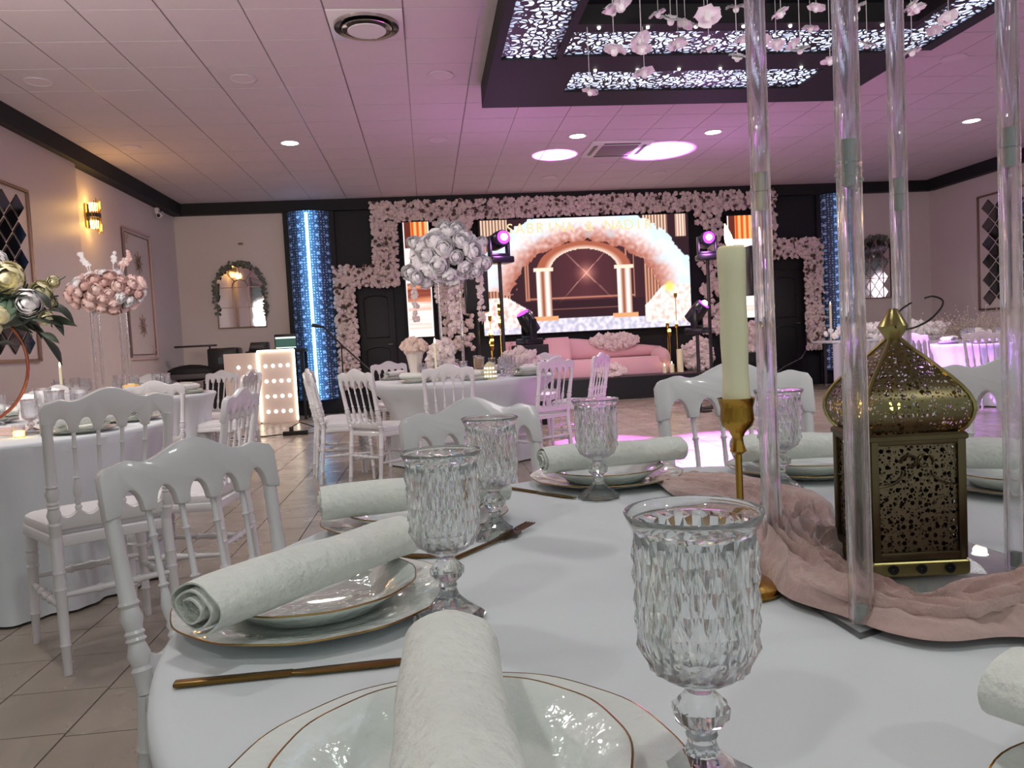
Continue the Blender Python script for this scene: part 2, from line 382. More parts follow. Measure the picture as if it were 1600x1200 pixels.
lat(.75, 1.21, 1.6, 6.68, 'X'); lat(4.08, 4.46, 1.6, 6.62, 'X'); lat(1.27, 4.08, 6.1, 6.62, 'Y'); lat(1.44, 3.8, 7.0, 7.55, 'Y')
pin = MB().ball((0, 0, 0), .014, 8, 5).mesh('spot', M_lamp)
for k in range(6): put('pin_light', pin, cof, (1.62+.385*k, 6.94, ZU-ZC-.004))
for k in range(7): put('pin_light', pin, cof, (1.445+.385*k, 6.0, ZU-ZC-.004))

# fabric flowers on strings
def petalfan(n, r, cup, lay, seg=3, rnd=None, jit=.2):
    """open flower of n petals per layer"""
    mb = MB(); rnd = rnd or R
    for l in range(lay):
        rr = r*(1-.28*l); tilt = cup+l*.35
        for k in range(n):
            a = 2*PI*(k+.5*l)/n + rnd.uniform(-jit, jit); wd = rr*math.pi/n*1.25
            T = Matrix.Rotation(a, 4, 'Z') @ Matrix.Rotation(-tilt+rnd.uniform(-jit, jit), 4, 'Y')
            def fn(u, v):
                x = rr*v; y = (u-.5)*2*wd*math.sin(min(1, v*1.15+.12)*PI*.62)
                return (x, y, rr*.22*math.sin(v*PI)+.25*abs(u-.5)*rr*v)
            mb.grid(fn, 3, 4, T)
    return mb
def rose_me(key, r, m, heart=None):
    def f():
        rnd = random.Random(len(CACHE)); mb = MB()
        for l, (q, n, top) in enumerate(((1.0, 6, .12), (.93, 6, .45), (.80, 5, .75), (.64, 5, 1.0), (.46, 4, 1.2), (.28, 3, 1.35))):
            for k in range(n):
                a = 2*PI*(k+.5*l)/n+rnd.uniform(-.25, .25); wv = rnd.uniform(0, 6); hw = PI/n*1.22; qs = q*rnd.uniform(.90, 1.07); tp = top+rnd.uniform(-.14, .14); tw = rnd.uniform(-.16, .16)
                def fn(u, v):
                    e = -1.1+(tp+1.1)*v*(1-.16*(abs(u-.5)*2)**2.2); w_ = hw*(.5+.5*math.sin(min(1, v+.2)*PI*.6)); az = a+(u-.5)*2*w_+tw*v
                    rr = r*qs*(1+.20*max(0, v-.62)**1.2*(1 if l < 4 else .3)-.10*(abs(u-.5)*2)**2*(1-v)+.035*math.sin(u*9+wv)*v)
                    return (rr*math.cos(e)*math.cos(az), rr*math.cos(e)*math.sin(az), rr*math.sin(e)*.9)
                mb.grid(fn, 6, 6)
        mb.ball((0, 0, r*.12), r*.42, 10, 7)
        return mb.mesh('rose', m)
    return cached(key, f)
hang = [petalfan(7, .064, .15, 2, rnd=random.Random(i)).ball((0, 0, .0), .022, 6, 4).mesh('hanging_flower', M_petal) for i in range(3)]
HF = [(970, 12, 5.0, 1.5), (958, 20, 5.2, 1.1), (1028, 18, 5.6, 1), (1048, 34, 5.4, 1.25), (1070, 22, 5.8, 1), (1106, 28, 5.3, 1.4), (1101, 38, 5.6, 1), (1150, 15, 5.5, 1.1), (1220, 24, 5.2, 1), (1275, 15, 5.5, 1), (1266, 40, 5.9, 1), (1002, 65, 5.7, 1.3), (1003, 80, 5.3, 1.1), (960, 82, 5.5, 1.3), (1060, 72, 5.8, 1.2), (1108, 78, 5.6, 1), (1152, 92, 5.2, 1), (1213, 72, 5.9, 1), (1250, 80, 5.6, 1.1), (1007, 117, 6.0, 1.3), (922, 146, 6.0, 1), (1297, 98, 5.4, 1), (1340, 14, 5.4, 1), (1355, 72, 5.6, 1), (1428, 10, 5.0, 1), (1433, 17, 5.3, 1), (1425, 84, 5.6, 1.1), (1482, 30, 5.4, 1.1), (1160, 42, 6.1, 1), (1192, 45, 6.1, 1), (1240, 52, 6.2, 1), (1460, 50, 5.8, 1)]
ORD = 'first second third fourth fifth sixth seventh eighth ninth tenth eleventh twelfth thirteenth fourteenth fifteenth sixteenth seventeenth eighteenth nineteenth twentieth'.split()
def hang_label(i):
    row = lambda h: 0 if h[1] < 50 else (1 if h[1] < 95 else 2)
    same = sorted([h for h in HF if row(h) == row(HF[i])], key=lambda h: h[0])
    return 'white fabric flower on a thread, %s from the left in the %s row' % (ORD[same.index(HF[i])], ('upper', 'middle', 'lowest')[row(HF[i])])
for i, (u, v, Y, s) in enumerate(HF):
    p = py_(u, v, Y)
    if p.z > ZU-.06: p.z = ZU-.08
    top = ZU-.001 if not (1.27 < p.x < 4.02 and p.y < 5.95) else ZC-.081
    if 1.21 < p.x < 4.08 and 5.95 <= p.y < 6.7: top = ZU+.0
    t = thing('hanging_flower', hang_label(i), 'hanging flower', tuple(p), R.uniform(0, 6), 'fabric flowers under the ceiling frame')
    put('bloom', hang[i % 3], t, rot=(R.uniform(-.5, .5), R.uniform(-.5, .5), 0), sc=s)
    put('thread', MB().tube([(0, 0, 0), (0, 0, top-p.z)], .003, 5).mesh('thread', M_metalw), t)

# recessed downlights, diffuser, cassette
ring = MB().lathe([(.100, 0), (.122, -.002), (.124, -.010), (.115, -.013), (.103, -.009), (.100, 0)], 28, cap=False).mesh('lamp_ring', M_metalw)
ring_off = ring.copy(); ring_off.materials.clear(); ring_off.materials.append(M_lampoff)
disc_on = MB().lathe([(.001, -.007), (.103, -.007), (.103, -.001), (.001, -.001)], 28, cap=False).mesh('disc', M_lamp)
disc_off = MB().lathe([(.001, -.007), (.103, -.007), (.103, -.001), (.001, -.001)], 28, cap=False).mesh('disc', M_lampoff)
LAB_ON = ['lit round downlight in the ceiling left of the centre, above the blue column', 'lit round downlight beside the air cassette', 'lit round downlight right of the purple ceiling spots', 'lit round downlight at the far right of the ceiling']
for (x, y), lb in zip(LIT, LAB_ON):
    t = thing('ceiling_light', lb, 'ceiling light', (x, y, ZC), 0, 'recessed ceiling lights'); put('lamp_ring', ring, t); put('diffuser', disc_on, t)
OFF = [((-3.42, 7.69), 'unlit downlight nearest the left wall, above the wall lamp'), ((-1.59, 7.69), 'unlit downlight left of the round air diffuser'), ((.27, 7.68), 'unlit downlight just left of the black ceiling frame'), ((.28, 10.05), 'unlit downlight between the first and second lit lamps'), ((-3.46, 10.06), 'unlit downlight near the crown of the left wall, second row'), ((5.39, 7.42), 'unlit downlight right of the black ceiling frame'), ((2.09, 12.5), 'unlit downlight behind the small purple spot'), ((3.88, 12.43), 'unlit downlight behind the large purple spot')]
for (x, y), lb in OFF:
    t = thing('ceiling_light', lb, 'ceiling light', (x, y, ZC), 0, 'recessed ceiling lights'); put('lamp_ring', ring_off, t); put('diffuser', disc_off, t)
t = thing('air_diffuser', 'round chrome-edged air diffuser in a square ceiling plate', 'vent', (-.345, 6.48, ZC))
put('plate', MB().box((0, 0, -.006), (.585, .585, .01)).mesh('plate', M_metalw, bevel=.003), t)
put('outer_ring', MB().lathe([(.235, -.012), (.262, -.012), (.258, -.035), (.215, -.028), (.235, -.012)], 40, cap=False).mesh('oring', M_chrome), t)
put('throat', MB().lathe([(.001, -.013), (.215, -.013), (.22, -.02), (.001, -.02)], 32, cap=False).mesh('throat', M_darkgloss), t)
put('inner_cone', MB().lathe([(.195, -.045), (.20, -.04), (.09, -.018), (.08, -.018)], 40, cap=False).mesh('cone', M_chrome), t)
put('centre_disc', MB().lathe([(.001, -.06), (.15, -.06), (.155, -.055), (.15, -.05), (.001, -.05)], 40, cap=False).mesh('cdisc', M_metalw), t)
t = thing('air_cassette', 'square white air conditioning cassette between the purple ceiling spots', 'air conditioner', (2.75, 10.72, ZC))
put('panel', MB().box((0, 0, -.015), (.84, .84, .03)).mesh('cas', M_metalw, bevel=.01), t)
put('grille', MB().box((0, 0, -.034), (.5, .5, .01)).mesh('cas', mat('grille', srgb(120, 100, 115), .5), bevel=.003), t)
for k in range(4): put('air_slot', MB().box((0, .34, -.034), (.5, .05, .008)).mesh('slot', M_darkgloss), t, rot=(0, 0, k*PI/2))
t = thing('security_camera', 'small white security camera under the black crown of the left wall', 'camera', (XL+.001, 13.0, 3.45))
put('bracket', MB().box((.03, 0, 0), (.06, .08, .1)).mesh('b', M_metalw, bevel=.01), t)
put('camera_body', MB().lathe([(.04, 0), (.045, .03), (.045, .16), (.03, .17)], 14, Matrix.Translation((.08, .05, -.04)) @ Matrix.Rotation(1.9, 4, 'X')).mesh('cb', M_metalw), t)
put('lens', MB().ball((.08, -.11, -.095), .03, 8, 6).mesh('l', M_darkgloss), t)

# ------------------------------------------------------------------ left wall
def frame_x(name, xw, y0, y1, z0, z1, wd, th, m, parent, sgn=1):
    mb = MB(); x = xw+sgn*th/2
    for (ya, yb, za, zb) in ((y0, y1, z1-wd, z1), (y0, y1, z0, z0+wd), (y0, y0+wd, z0+wd, z1-wd), (y1-wd, y1, z0+wd, z1-wd)):
        mb.box((x, (ya+yb)/2, (za+zb)/2), (th, yb-ya, zb-za))
    return put(name, mb.mesh(name, m, bevel=.003), parent)
def diamond_mirror(name, label, xw, y0, y1, z0, z1, sgn):
    t = thing(name, label, 'mirror', (xw, (y0+y1)/2, z0)); cy, cz = (y0+y1)/2, z0
    a = frame_x('frame', 0, y0-cy, y1-cy, 0, z1-z0, .03, .03, M_frame, t, sgn)
    ny = 5; dy = (y1-y0-.16)/ny; nz = 6; dz = (z1-z0-.12)/nz
    me = MB().add([(0, -dy/2+.01, 0), (0, 0, -dz/2+.018), (0, dy/2-.01, 0), (0, 0, dz/2-.018), (.012*sgn, -dy/2+.018, 0), (.012*sgn, 0, -dz/2+.03), (.012*sgn, dy/2-.018, 0), (.012*sgn, 0, dz/2-.03)],
                  [(4, 5, 6, 7), (0, 1, 5, 4), (1, 2, 6, 5), (2, 3, 7, 6), (3, 0, 4, 7)]).mesh('mirror_diamond', M_mirrord, smooth=False)
    for j in range(2*nz-1):
        off = 0 if j % 2 == 0 else .5
        for i in range(ny-(1 if j % 2 else 0)):
            put('mirror_diamond', me, t, (.004*sgn, y0-cy+.08+dy*(i+.5+off), .06+dz*(.5+j*.5)))
    return t
diamond_mirror('diamond_mirror', 'wall mirror of dark diamond facets on the left wall, above the round hoop', XL+.08, 7.2, 8.75, 1.13, 2.93, 1)
diamond_mirror('diamond_mirror', 'wall mirror of dark diamond facets on the right wall', XR, 10.8, 12.6, 1.2, 3.15, -1)
t = thing('wall_panel', 'tall moulded wall panel with flower ornaments on the left wall', 'wall panel', (XL, 12.05, 1.1))
frame_x('moulding', 0, -.56, .56, 0, 1.9, .03, .025, M_mould, t)
frame_x('moulding', 0, -.49, .49, .07, 1.83, .012, .014, M_frame, t)
for z in (1.42, .5):
    mb = MB()
    for k in range(16):
        a = 2*PI*k/16; r = .17 if k % 2 == 0 else .11
        mb.tube([(.012, .02*math.cos(a), .02*math.sin(a)), (.02, r*.6*math.cos(a+.1), r*.6*math.sin(a+.1)), (.012, r*math.cos(a), r*math.sin(a))], .006, 4)
    mb.ball((.014, 0, 0), .03, 8, 5); put('ornament', mb.mesh('orn', M_frame), t, (0, -.0, z))
for (a, b) in ((-.42, 1.75), (.40, .14)):
    mb = MB()
    for k in range(7): mb.tube([(.01, 0, 0), (.016, .06*math.cos(k), .06*math.sin(k)), (.01, .1*math.cos(k+.4), .1*math.sin(k+.4))], .005, 4)
    put('ornament', mb.mesh('orn', M_mould), t, (0, a, b))
t = thing('wall_lamp', 'lit brass and black wall lamp with thin rods on the left wall', 'wall lamp', (XL, 10.4, 2.94))
put('band', MB().lathe([(.06, -.025), (.085, -.025), (.085, .025), (.06, .025)], 20, Matrix.Translation((.09, 0, 0))).mesh('band', M_darkgloss), t)
put('back_plate', MB().box((.01, 0, 0), (.02, .1, .3)).mesh('bp', M_gold, bevel=.003), t)
for k in range(9):
    a = PI*(k-4)/9; put('rod', MB().tube([(.09+.075*math.cos(a), .08*math.sin(a), -.16-.03*(k % 3)), (.09+.075*math.cos(a), .08*math.sin(a), .14+.035*(k % 3))], .006, 6).mesh('rod', M_gold), t)
for z in (-.11, .11): put('glowing_shade', MB().lathe([(.045, -.045), (.05, .045)], 14, Matrix.Translation((.09, 0, z))).mesh('gs', M_sgold), t)

# ------------------------------------------------------------------ back wall: arched mirrors, blue columns
def arched_mirror(label, cx, y, z0, wd, ht):
    t = thing('arched_mirror', label, 'mirror', (cx, y, z0))
    r = wd/2; zs = ht-r
    arc = [(r*math.cos(PI*k/24), zs+r*math.sin(PI*k/24)) for k in range(25)]
    out = [(-r, 0), (r, 0)]+arc
    put('mirror_glass', MB().prism(out, -.015, 0).mesh('mg', M_mirror, smooth=False), t)
    mb = MB(); mb.tube([(x, -.02, z) for x, z in out], .014, 6, closed=True); put('frame', mb.mesh('fr', M_frame), t)
    mb = MB()
    for z in (zs*.5, zs): mb.box((0, -.02, z), (wd, .012, .012))
    for x in (-r*.33, r*.33): mb.box((x, -.02, zs/2), (.012, .012, zs))
    mb.tube([(r*.33*math.cos(PI*k/12), -.02, zs+r*.33*math.sin(PI*k/12)) for k in range(13)], .008, 5)
    for a in (PI*.28, PI*.5, PI*.72): mb.tube([(r*.33*math.cos(a), -.02, zs+r*.33*math.sin(a)), (r*math.cos(a), -.02, zs+r*math.sin(a))], .007, 5)
    put('glazing_bars', mb.mesh('gb', M_frame), t)
    mb = MB(); rr = random.Random(3)
    for k in range(190):
        a = rr.random(); 
        if a < .62: an = PI*rr.uniform(-.02, 1.02); x, z = (r+rr.uniform(-.05, .06))*math.cos(an), zs+(r+rr.uniform(-.05, .06))*math.sin(an)
        else: x = (r+rr.uniform(-.04, .05))*(1 if rr.random() < .55 else -1); z = rr.uniform(zs*.25, zs)
        mb.grid(lambda u, v: ((v-.5)*.07, (u-.5)*.004, (u-.5)*.04*math.sin(v*PI)), 3, 4, Matrix.Translation((x, -.04-rr.random()*.03, z)) @ Matrix.Rotation(rr.uniform(0, 6), 4, 'Y') @ Matrix.Rotation(rr.uniform(-.6, .6), 4, 'X'))
    put('leaf_garland', mb.mesh('garl', M_leafg), t, kind='stuff')
arched_mirror('arched window mirror with leaf garland on the back wall left of the blue column', -3.16, YB, 1.57, .80, 1.09)
arched_mirror('arched window mirror with leaf garland on the back wall, right corner of the room', 8.45, YB, 1.55, .80, 1.13)
put('wall_hook', MB().ball((0, -.02, 0), .03, 8, 5, (1.6, .6, .7)).mesh('h', M_frame), None, (-3.1, YB, 3.0)); o = COL.objects[-1]; tag(o, 'small ornament on the back wall above the arched mirror', 'ornament')
def star_mat(name, cx_w, power):
    m, nt, p, out = nodes(name); L = nt.links.new; N = nt.nodes.new
    tc = N('ShaderNodeTexCoord'); mp = N('ShaderNodeMapping'); mp.inputs['Scale'].default_value = (1, 0, 1); L(tc.outputs['Object'], mp.inputs[0])
    v = N('ShaderNodeTexVoronoi'); v.inputs['Scale'].default_value = 23; v.inputs['Randomness'].default_value = .3; L(mp.outputs[0], v.inputs['Vector'])
    v2 = N('ShaderNodeTexVoronoi'); v2.inputs['Scale'].default_value = 6.5; v2.inputs['Randomness'].default_value = .0; L(mp.outputs[0], v2.inputs['Vector'])
    a = N('ShaderNodeMath'); a.operation = 'LESS_THAN'; a.inputs[1].default_value = .25; L(v.outputs['Distance'], a.inputs[0])
    b = N('ShaderNodeMath'); b.operation = 'LESS_THAN'; b.inputs[1].default_value = .16; L(v2.outputs['Distance'], b.inputs[0])
    c = N('ShaderNodeMath'); c.operation = 'MAXIMUM'; L(a.outputs[0], c.inputs[0]); L(b.outputs[0], c.inputs[1])
    sp = N('ShaderNodeSeparateXYZ'); L(tc.outputs['Object'], sp.inputs[0])
    ab = N('ShaderNodeMath'); ab.operation = 'ABSOLUTE'; L(sp.outputs['X'], ab.inputs[0])
    mr = N('ShaderNodeMapRange'); mr.interpolation_type = 'SMOOTHSTEP'; mr.inputs['From Min'].default_value = .0; mr.inputs['From Max'].default_value = .24; mr.inputs['To Min'].default_value = power; mr.inputs['To Max'].default_value = power*.055; L(ab.outputs[0], mr.inputs[0])
    ad = N('ShaderNodeMapRange'); ad.inputs['To Min'].default_value = .22; ad.inputs['To Max'].default_value = 1; L(c.outputs[0], ad.inputs[0])
    em = N('ShaderNodeMath'); em.operation = 'MULTIPLY'; L(ad.outputs[0], em.inputs[0]); L(mr.outputs[0], em.inputs[1])
    mc = N('ShaderNodeMix'); mc.data_type = 'RGBA'; mc.inputs[6].default_value = (*srgb(34, 40, 62), 1); mc.inputs[7].default_value = (*srgb(165, 178, 205), 1); L(c.outputs[0], mc.inputs[0]); L(mc.outputs[2], p.inputs['Base Color'])
    p.inputs['Emission Color'].default_value = (.14, .42, 1, 1); L(em.outputs[0], p.inputs['Emission Strength'])
    return m
def blue_column(label, cx, power, strip):
    t = thing('lit_column', label, 'column', (cx, YB-.02, 0))
    put('column_body', MB().box((0, -.02, 1.75), (.86, .06, 3.5)).mesh('cb', M_dark), t)
    def fn(u, v):
        a = PI*(u*.72+.14); return (.345*math.cos(a)/math.cos(PI*.14), -.02-.19*(math.sin(a)-math.sin(PI*.14))/(1-math.sin(PI*.14))-.03, .25+v*3.24)
    put('pierced_panel', MB().grid(fn, 16, 6).mesh('pp', star_mat('star_panel_%d' % int(cx), cx, power)), t)
    if strip: put('light_strip', MB().tube([(0, -.275, .28), (0, -.275, 3.45)], .026, 8).mesh('ls', emis('blue_strip', (.28, .72, 1), 4)), t)
blue_column('dark column of pierced blue-lit panel with a bright light strip, left of the stage', -1.93, 2.6, True)
blue_column('dark column of pierced blue-lit panel at the right end of the stage wall', 7.95-.25, 1.5, False)

# doors in the dark wall
for n, cx in ((1, -.86), (2, 6.62)):
    d = struct('door_%d' % n, MB().box((cx, YB-.02, 1.18), (.62, .05, 1.95)).mesh('door', mat('door_dark', srgb(11, 11, 18), .6), bevel=.005))
    for zc, hh in ((1.65, .75), (.75, .75)):
        r = .21; pts = [(-r, 0), (r, 0), (r, hh-.08)]+[(r*math.cos(PI*k/8), hh-.08+.07*math.sin(PI*k/8)) for k in range(1, 8)]+[(-r, hh-.08)]
        mb = MB(); mb.tube([(cx+x, YB-.05, zc-hh/2+z) for x, z in pts], .014, 5, closed=True); put('door_panel', mb.mesh('dp', mat('door_dark2', srgb(18, 19, 28), .5)), d)
    put('door_handle', MB().tube([(cx+.25, YB-.06, 1.15), (cx+.25, YB-.1, 1.15), (cx+.17, YB-.1, 1.15)], .01, 6).mesh('dh', M_chrome), d)

# ------------------------------------------------------------------ flower wall
def blobflower(mb, c, r, nrm_tilt, rnd):
    """compact low flower: five petal wedges round a bud, facing -y"""
    T = Matrix.Translation(c) @ Matrix.Rotation(PI/2+rnd.uniform(-.6, .6), 4, 'X') @ Matrix.Rotation(rnd.uniform(-.6, .6), 4, 'Y') @ Matrix.Rotation(rnd.uniform(0, 6), 4, 'Z')
    vs = [(0, 0, r*.62)]; n = 10
    vs += [(r*.42*math.cos(2*PI*k/n), r*.42*math.sin(2*PI*k/n), r*(.52 if k % 2 else .40)) for k in range(n)]
    vs += [(r*(1 if k % 2 else .80)*math.cos(2*PI*k/n), r*(1 if k % 2 else .80)*math.sin(2*PI*k/n), r*(.22 if k % 2 else .05)) for k in range(n)]
    vs += [(r*.4*math.cos(2*PI*k/n), r*.4*math.sin(2*PI*k/n), -r*.15) for k in range(n)]
    fs = []
    for k in range(n):
        q = (k+1) % n; fs += [(0, 1+k, 1+q), (1+k, 1+n+k, 1+n+q, 1+q), (1+n+k, 1+2*n+k, 1+2*n+q, 1+n+q)]
    mb.add(vs, fs, T)
def flower_panel(parent, rects, yy, dens, name='blossoms', m=None, rad=(.045, .075), th=.07):
    rnd = random.Random(11); mb = MB(); mh = MB(); mbk = MB()
    for (x0, x1, z0, z1) in rects:
        mbk.box(((x0+x1)/2, yy+.03, (z0+z1)/2), (x1-x0-.06, .05, z1-z0-.06))
        n = int((x1-x0)*(z1-z0)*dens)
        for _ in range(n):
            c = (rnd.uniform(x0, x1), yy-rnd.uniform(0, th), rnd.uniform(z0, z1))
            if rnd.random() < .035: mh.ball((c[0], yy-th-.02, c[2]), .03, 6, 4)
            else: blobflower(mb, c, rnd.uniform(*rad), 0, rnd)
    put('backing', mbk.mesh('bk', mat('flower_backing', srgb(150, 120, 125), .8)), parent)
    put(name, mb.mesh(name, m or M_petalw, smooth=False), parent, kind='stuff'); put('dark_hearts', mh.mesh('dh', M_heart), parent, kind='stuff')
t = thing('flower_wall', 'stepped border of pale pink flowers framing the stage wall', 'flower wall', (0, 0, 0))
flower_panel(t, [(-.86, 6.45, 3.27, 3.60), (-.86, -.43, 2.15, 3.27), (-1.56, -.86, 2.15, 2.53), (-1.56, -1.2, .42, 2.15), (6.02, 6.45, 2.36, 3.27), (6.45, 7.32, 2.36, 2.70), (6.97, 7.32, .66, 2.36)], YB-.12, 760, rad=(.030, .050))
def vine(label, x0, x1, z0, z1, y, n, seed):
    rnd = random.Random(seed); mb = MB()
    for k in range(n):
        f = rnd.random(); z = z1-(z1-z0)*f; wd = (x1-x0)/2*(1-.25*f)
        blobflower(mb, ((x0+x1)/2+rnd.uniform(-wd, wd), y-rnd.uniform(0, .12), z), rnd.uniform(.04, .085), 0, rnd)
    t = thing('flower_garland', label, 'garland', ((x0+x1)/2, y, z0)); o = put('blossoms', mb.mesh('vine', M_petalw, smooth=False), t, (-(x0+x1)/2, -y, -z0), kind='stuff')
vine('pale flower garland hanging between the narrow left screen and the large screen', .22, .86, 1.0, 3.28, YB-.14, 330, 1)
vine('pale flower garland hanging right of the large screen', 4.95, 5.4, 1.0, 3.28, YB-.14, 200, 2)

# ------------------------------------------------------------------ LED screens (painted as vertex colours on the flat screens)
def ell(x, y, cx, cy, rx, ry): return math.hypot((x-cx)/rx, (y-cy)/ry)
def mixc(a, b, t): t = max(0, min(1, t)); return tuple(p*(1-t)+q*t for p, q in zip(a, b))
def main_img(X, Z):
    # X, Z in photo-like pixels: x 750..1087, y 335..515 straightened
    n = noise.noise(Vector((X*.05, Z*.05, 0))); n2 = noise.noise(Vector((X*.16, Z*.16, 3)))
    c = mixc((52, 34, 40), (92, 52, 58), 1-abs(X-915)/140 if 380 < Z < 470 else .1)
    for a, b in ((750, 792), (1012, 1052)):
        if a < X < b and Z < 492:
            s = .5+.5*math.sin((X-a)*1.25); c = mixc((110, 62, 52), (226, 168, 140) if Z > 380 else (255, 228, 200), s)
    if 1066 < X < 1082 and Z < 376: c = mixc((170, 110, 90), (255, 240, 225), .5+.5*math.sin(X*1.4))
    for xx in (818, 822, 994, 982): 
        if abs(X-xx) < 1.2 and 352 < Z < 468: c = (190, 128, 104)
    if 818 < X < 994 and abs(Z-466) < 1.3: c = (178, 116, 98)
    if 855 < X < 968 and abs(Z-483) < 1: c = (130, 84, 78)
    e1 = ell(X, Z, 915, 470, 172+10*n, 138+8*n2); e2 = ell(X, Z, 915, 470, 122+12*n2, 92+8*n)
    if e1 < 1.06 and e2 > 1 and Z < 455+10*n:
        t = (e2-1)/.32; c = mixc((176, 108, 92), (252, 226, 224), t+.5*n2)
        c = mixc(c, (214, 236, 252), (e1-.8)*4+n)
    sd = max(0, 1-math.hypot(X-916, Z-428)/26); 
    if 859 < X < 965 and Z > 384: 
        c = mixc(c, (255, 170, 150), sd*sd*.8)
        for d in (abs((X-916)-(Z-428)), abs((X-916)+(Z-428))*1): 
            if d < 1.2: c = mixc(c, (255, 190, 170), .65*max(0, 1-abs(X-916)/48))
    # gold arch
    ao = ell(X, Z, 913, 424, 77, 46); ai = ell(X, Z, 913, 424, 55, 34)
    if Z < 424 and ao < 1 and ai > 1: c = mixc((255, 232, 214), (170, 96, 74), (ai-1)*5)
    for cx in (847, 978):
        if abs(X-cx) < 12 and 420 < Z < 497:
            q = (X-cx)/12; c = mixc((150, 84, 62), (255, 244, 236), abs(math.sin(q*2.6+.4))**1.5)
        if abs(X-cx) < 16 and 417 < Z < 423: c = (255, 226, 204)
        if abs(X-cx) < 21 and 493 < Z < 501: c = (226, 164, 116)
    if Z > 498: c = mixc((236, 226, 242), (190, 186, 206), .5+n2*1.6) if Z > 501 or abs(X-913) < 45 else c
    fl = 470+18*math.sin((X-745)*.035) if X < 830 else 999
    if X < 826-max(0, (486-Z))*1.6 and Z > 462 and Z < 508: c = mixc((255, 246, 246), (226, 186, 176), .35+1.3*n2)
    if X > 1010+max(0, (484-Z))*1.0 and Z > 452 and Z < 510: c = mixc((255, 246, 244), (232, 192, 178), .3+1.3*n2)
    g = max(0, 1-math.hypot(X-1052, Z-455)/11); c = mixc(c, (255, 225, 120), g*1.5)
    return c
def side_img(X, Z):
    n2 = noise.noise(Vector((X*.2, Z*.14, 7)))
    c = (96, 44, 36)
    if Z < 400 and X > .3: c = mixc((196, 70, 30), (255, 190, 120), .5+.5*math.sin(X*30))
    if Z > 385 and Z < 440: c = mixc((255, 240, 240), (240, 210, 214), .5+n2)
    if 440 <= Z < 470: c = mixc((120, 56, 46), (240, 160, 120), n2+.3)
    if Z >= 470: c = mixc((255, 246, 244), (190, 120, 92), .25+1.4*n2)
    if X < .05 or X > .95 or Z > 515: c = (255, 244, 244)
    return c
def screen(label, x0, x1, z0, z1, y, nu, nv, fn, s=1.0):
    t = thing('led_screen', label, 'screen', ((x0+x1)/2, y, z0))
    put('screen_case', MB().box((0, .04, (z1-z0)/2), (x1-x0+.04, .06, z1-z0+.04)).mesh('case', M_darkgloss, bevel=.005), t)
    v = []; cols = []
    for j in range(nv):
        for i in range(nu):
            u, w_ = i/(nu-1), j/(nv-1); v.append(((u-.5)*(x1-x0), 0, w_*(z1-z0))); cols.append((*srgb(*[max(0, min(255, q)) for q in fn(u, w_)]), 1))
    me = bpy.data.meshes.new('screen'); me.from_pydata(v, [], [(j*nu+i, j*nu+i+1, (j+1)*nu+i+1, (j+1)*nu+i) for j in range(nv-1) for i in range(nu-1)])
    ca = me.color_attributes.new('Col', 'FLOAT_COLOR', 'POINT'); ca.data.foreach_set('color', np.array(cols, dtype=np.float32).ravel())
    me.materials.append(vcol_emis('screen_%d' % len(bpy.data.materials), s)); put('picture', me, t)
    return t
ms = screen('large glowing stage screen showing a golden arch in white feathers', 1.0, 4.77, 1.21, 3.22, YB-.2, 260, 130, lambda u, v: main_img(748+u*339, 519-v*178), 1.15)
screen('narrow glowing screen with orange columns and white flowers, left of the large screen', -.32, .12, 1.25, 3.24, YB-.2, 40, 100, lambda u, v: side_img(u, 526-v*182), 1.3)
screen('narrow glowing screen half hidden by the loudspeaker, right of the large screen', 5.5, 5.98, 1.3, 3.15, YB-.2, 40, 100, lambda u, v: side_img(u, 526-v*182), 1.3)
def text(name, body, size, m, parent, loc, rot=(PI/2, 0, 0), ext=.004, sx=1):
    c = bpy.data.curves.new(name, 'FONT'); c.body = body; c.size = size; c.extrude = ext; c.align_x = 'CENTER'; c.align_y = 'CENTER'; c.space_character = 1.15
    o = bpy.data.objects.new(name, c); me = bpy.data.meshes.new_from_object(o); bpy.data.objects.remove(o)
    me.materials.clear(); me.materials.append(m); return put(name, me, parent, loc, rot, (sx, 1, 1))
LG = emis('letter_gold', srgb(255, 224, 168), 1.05)
for k, ch in enumerate('SABRINA & NADIR'):
    if ch != ' ': text('letter', ch, .25, LG, ms, (.08+(k-8)*.178, -.012, 1.84), ext=.003)

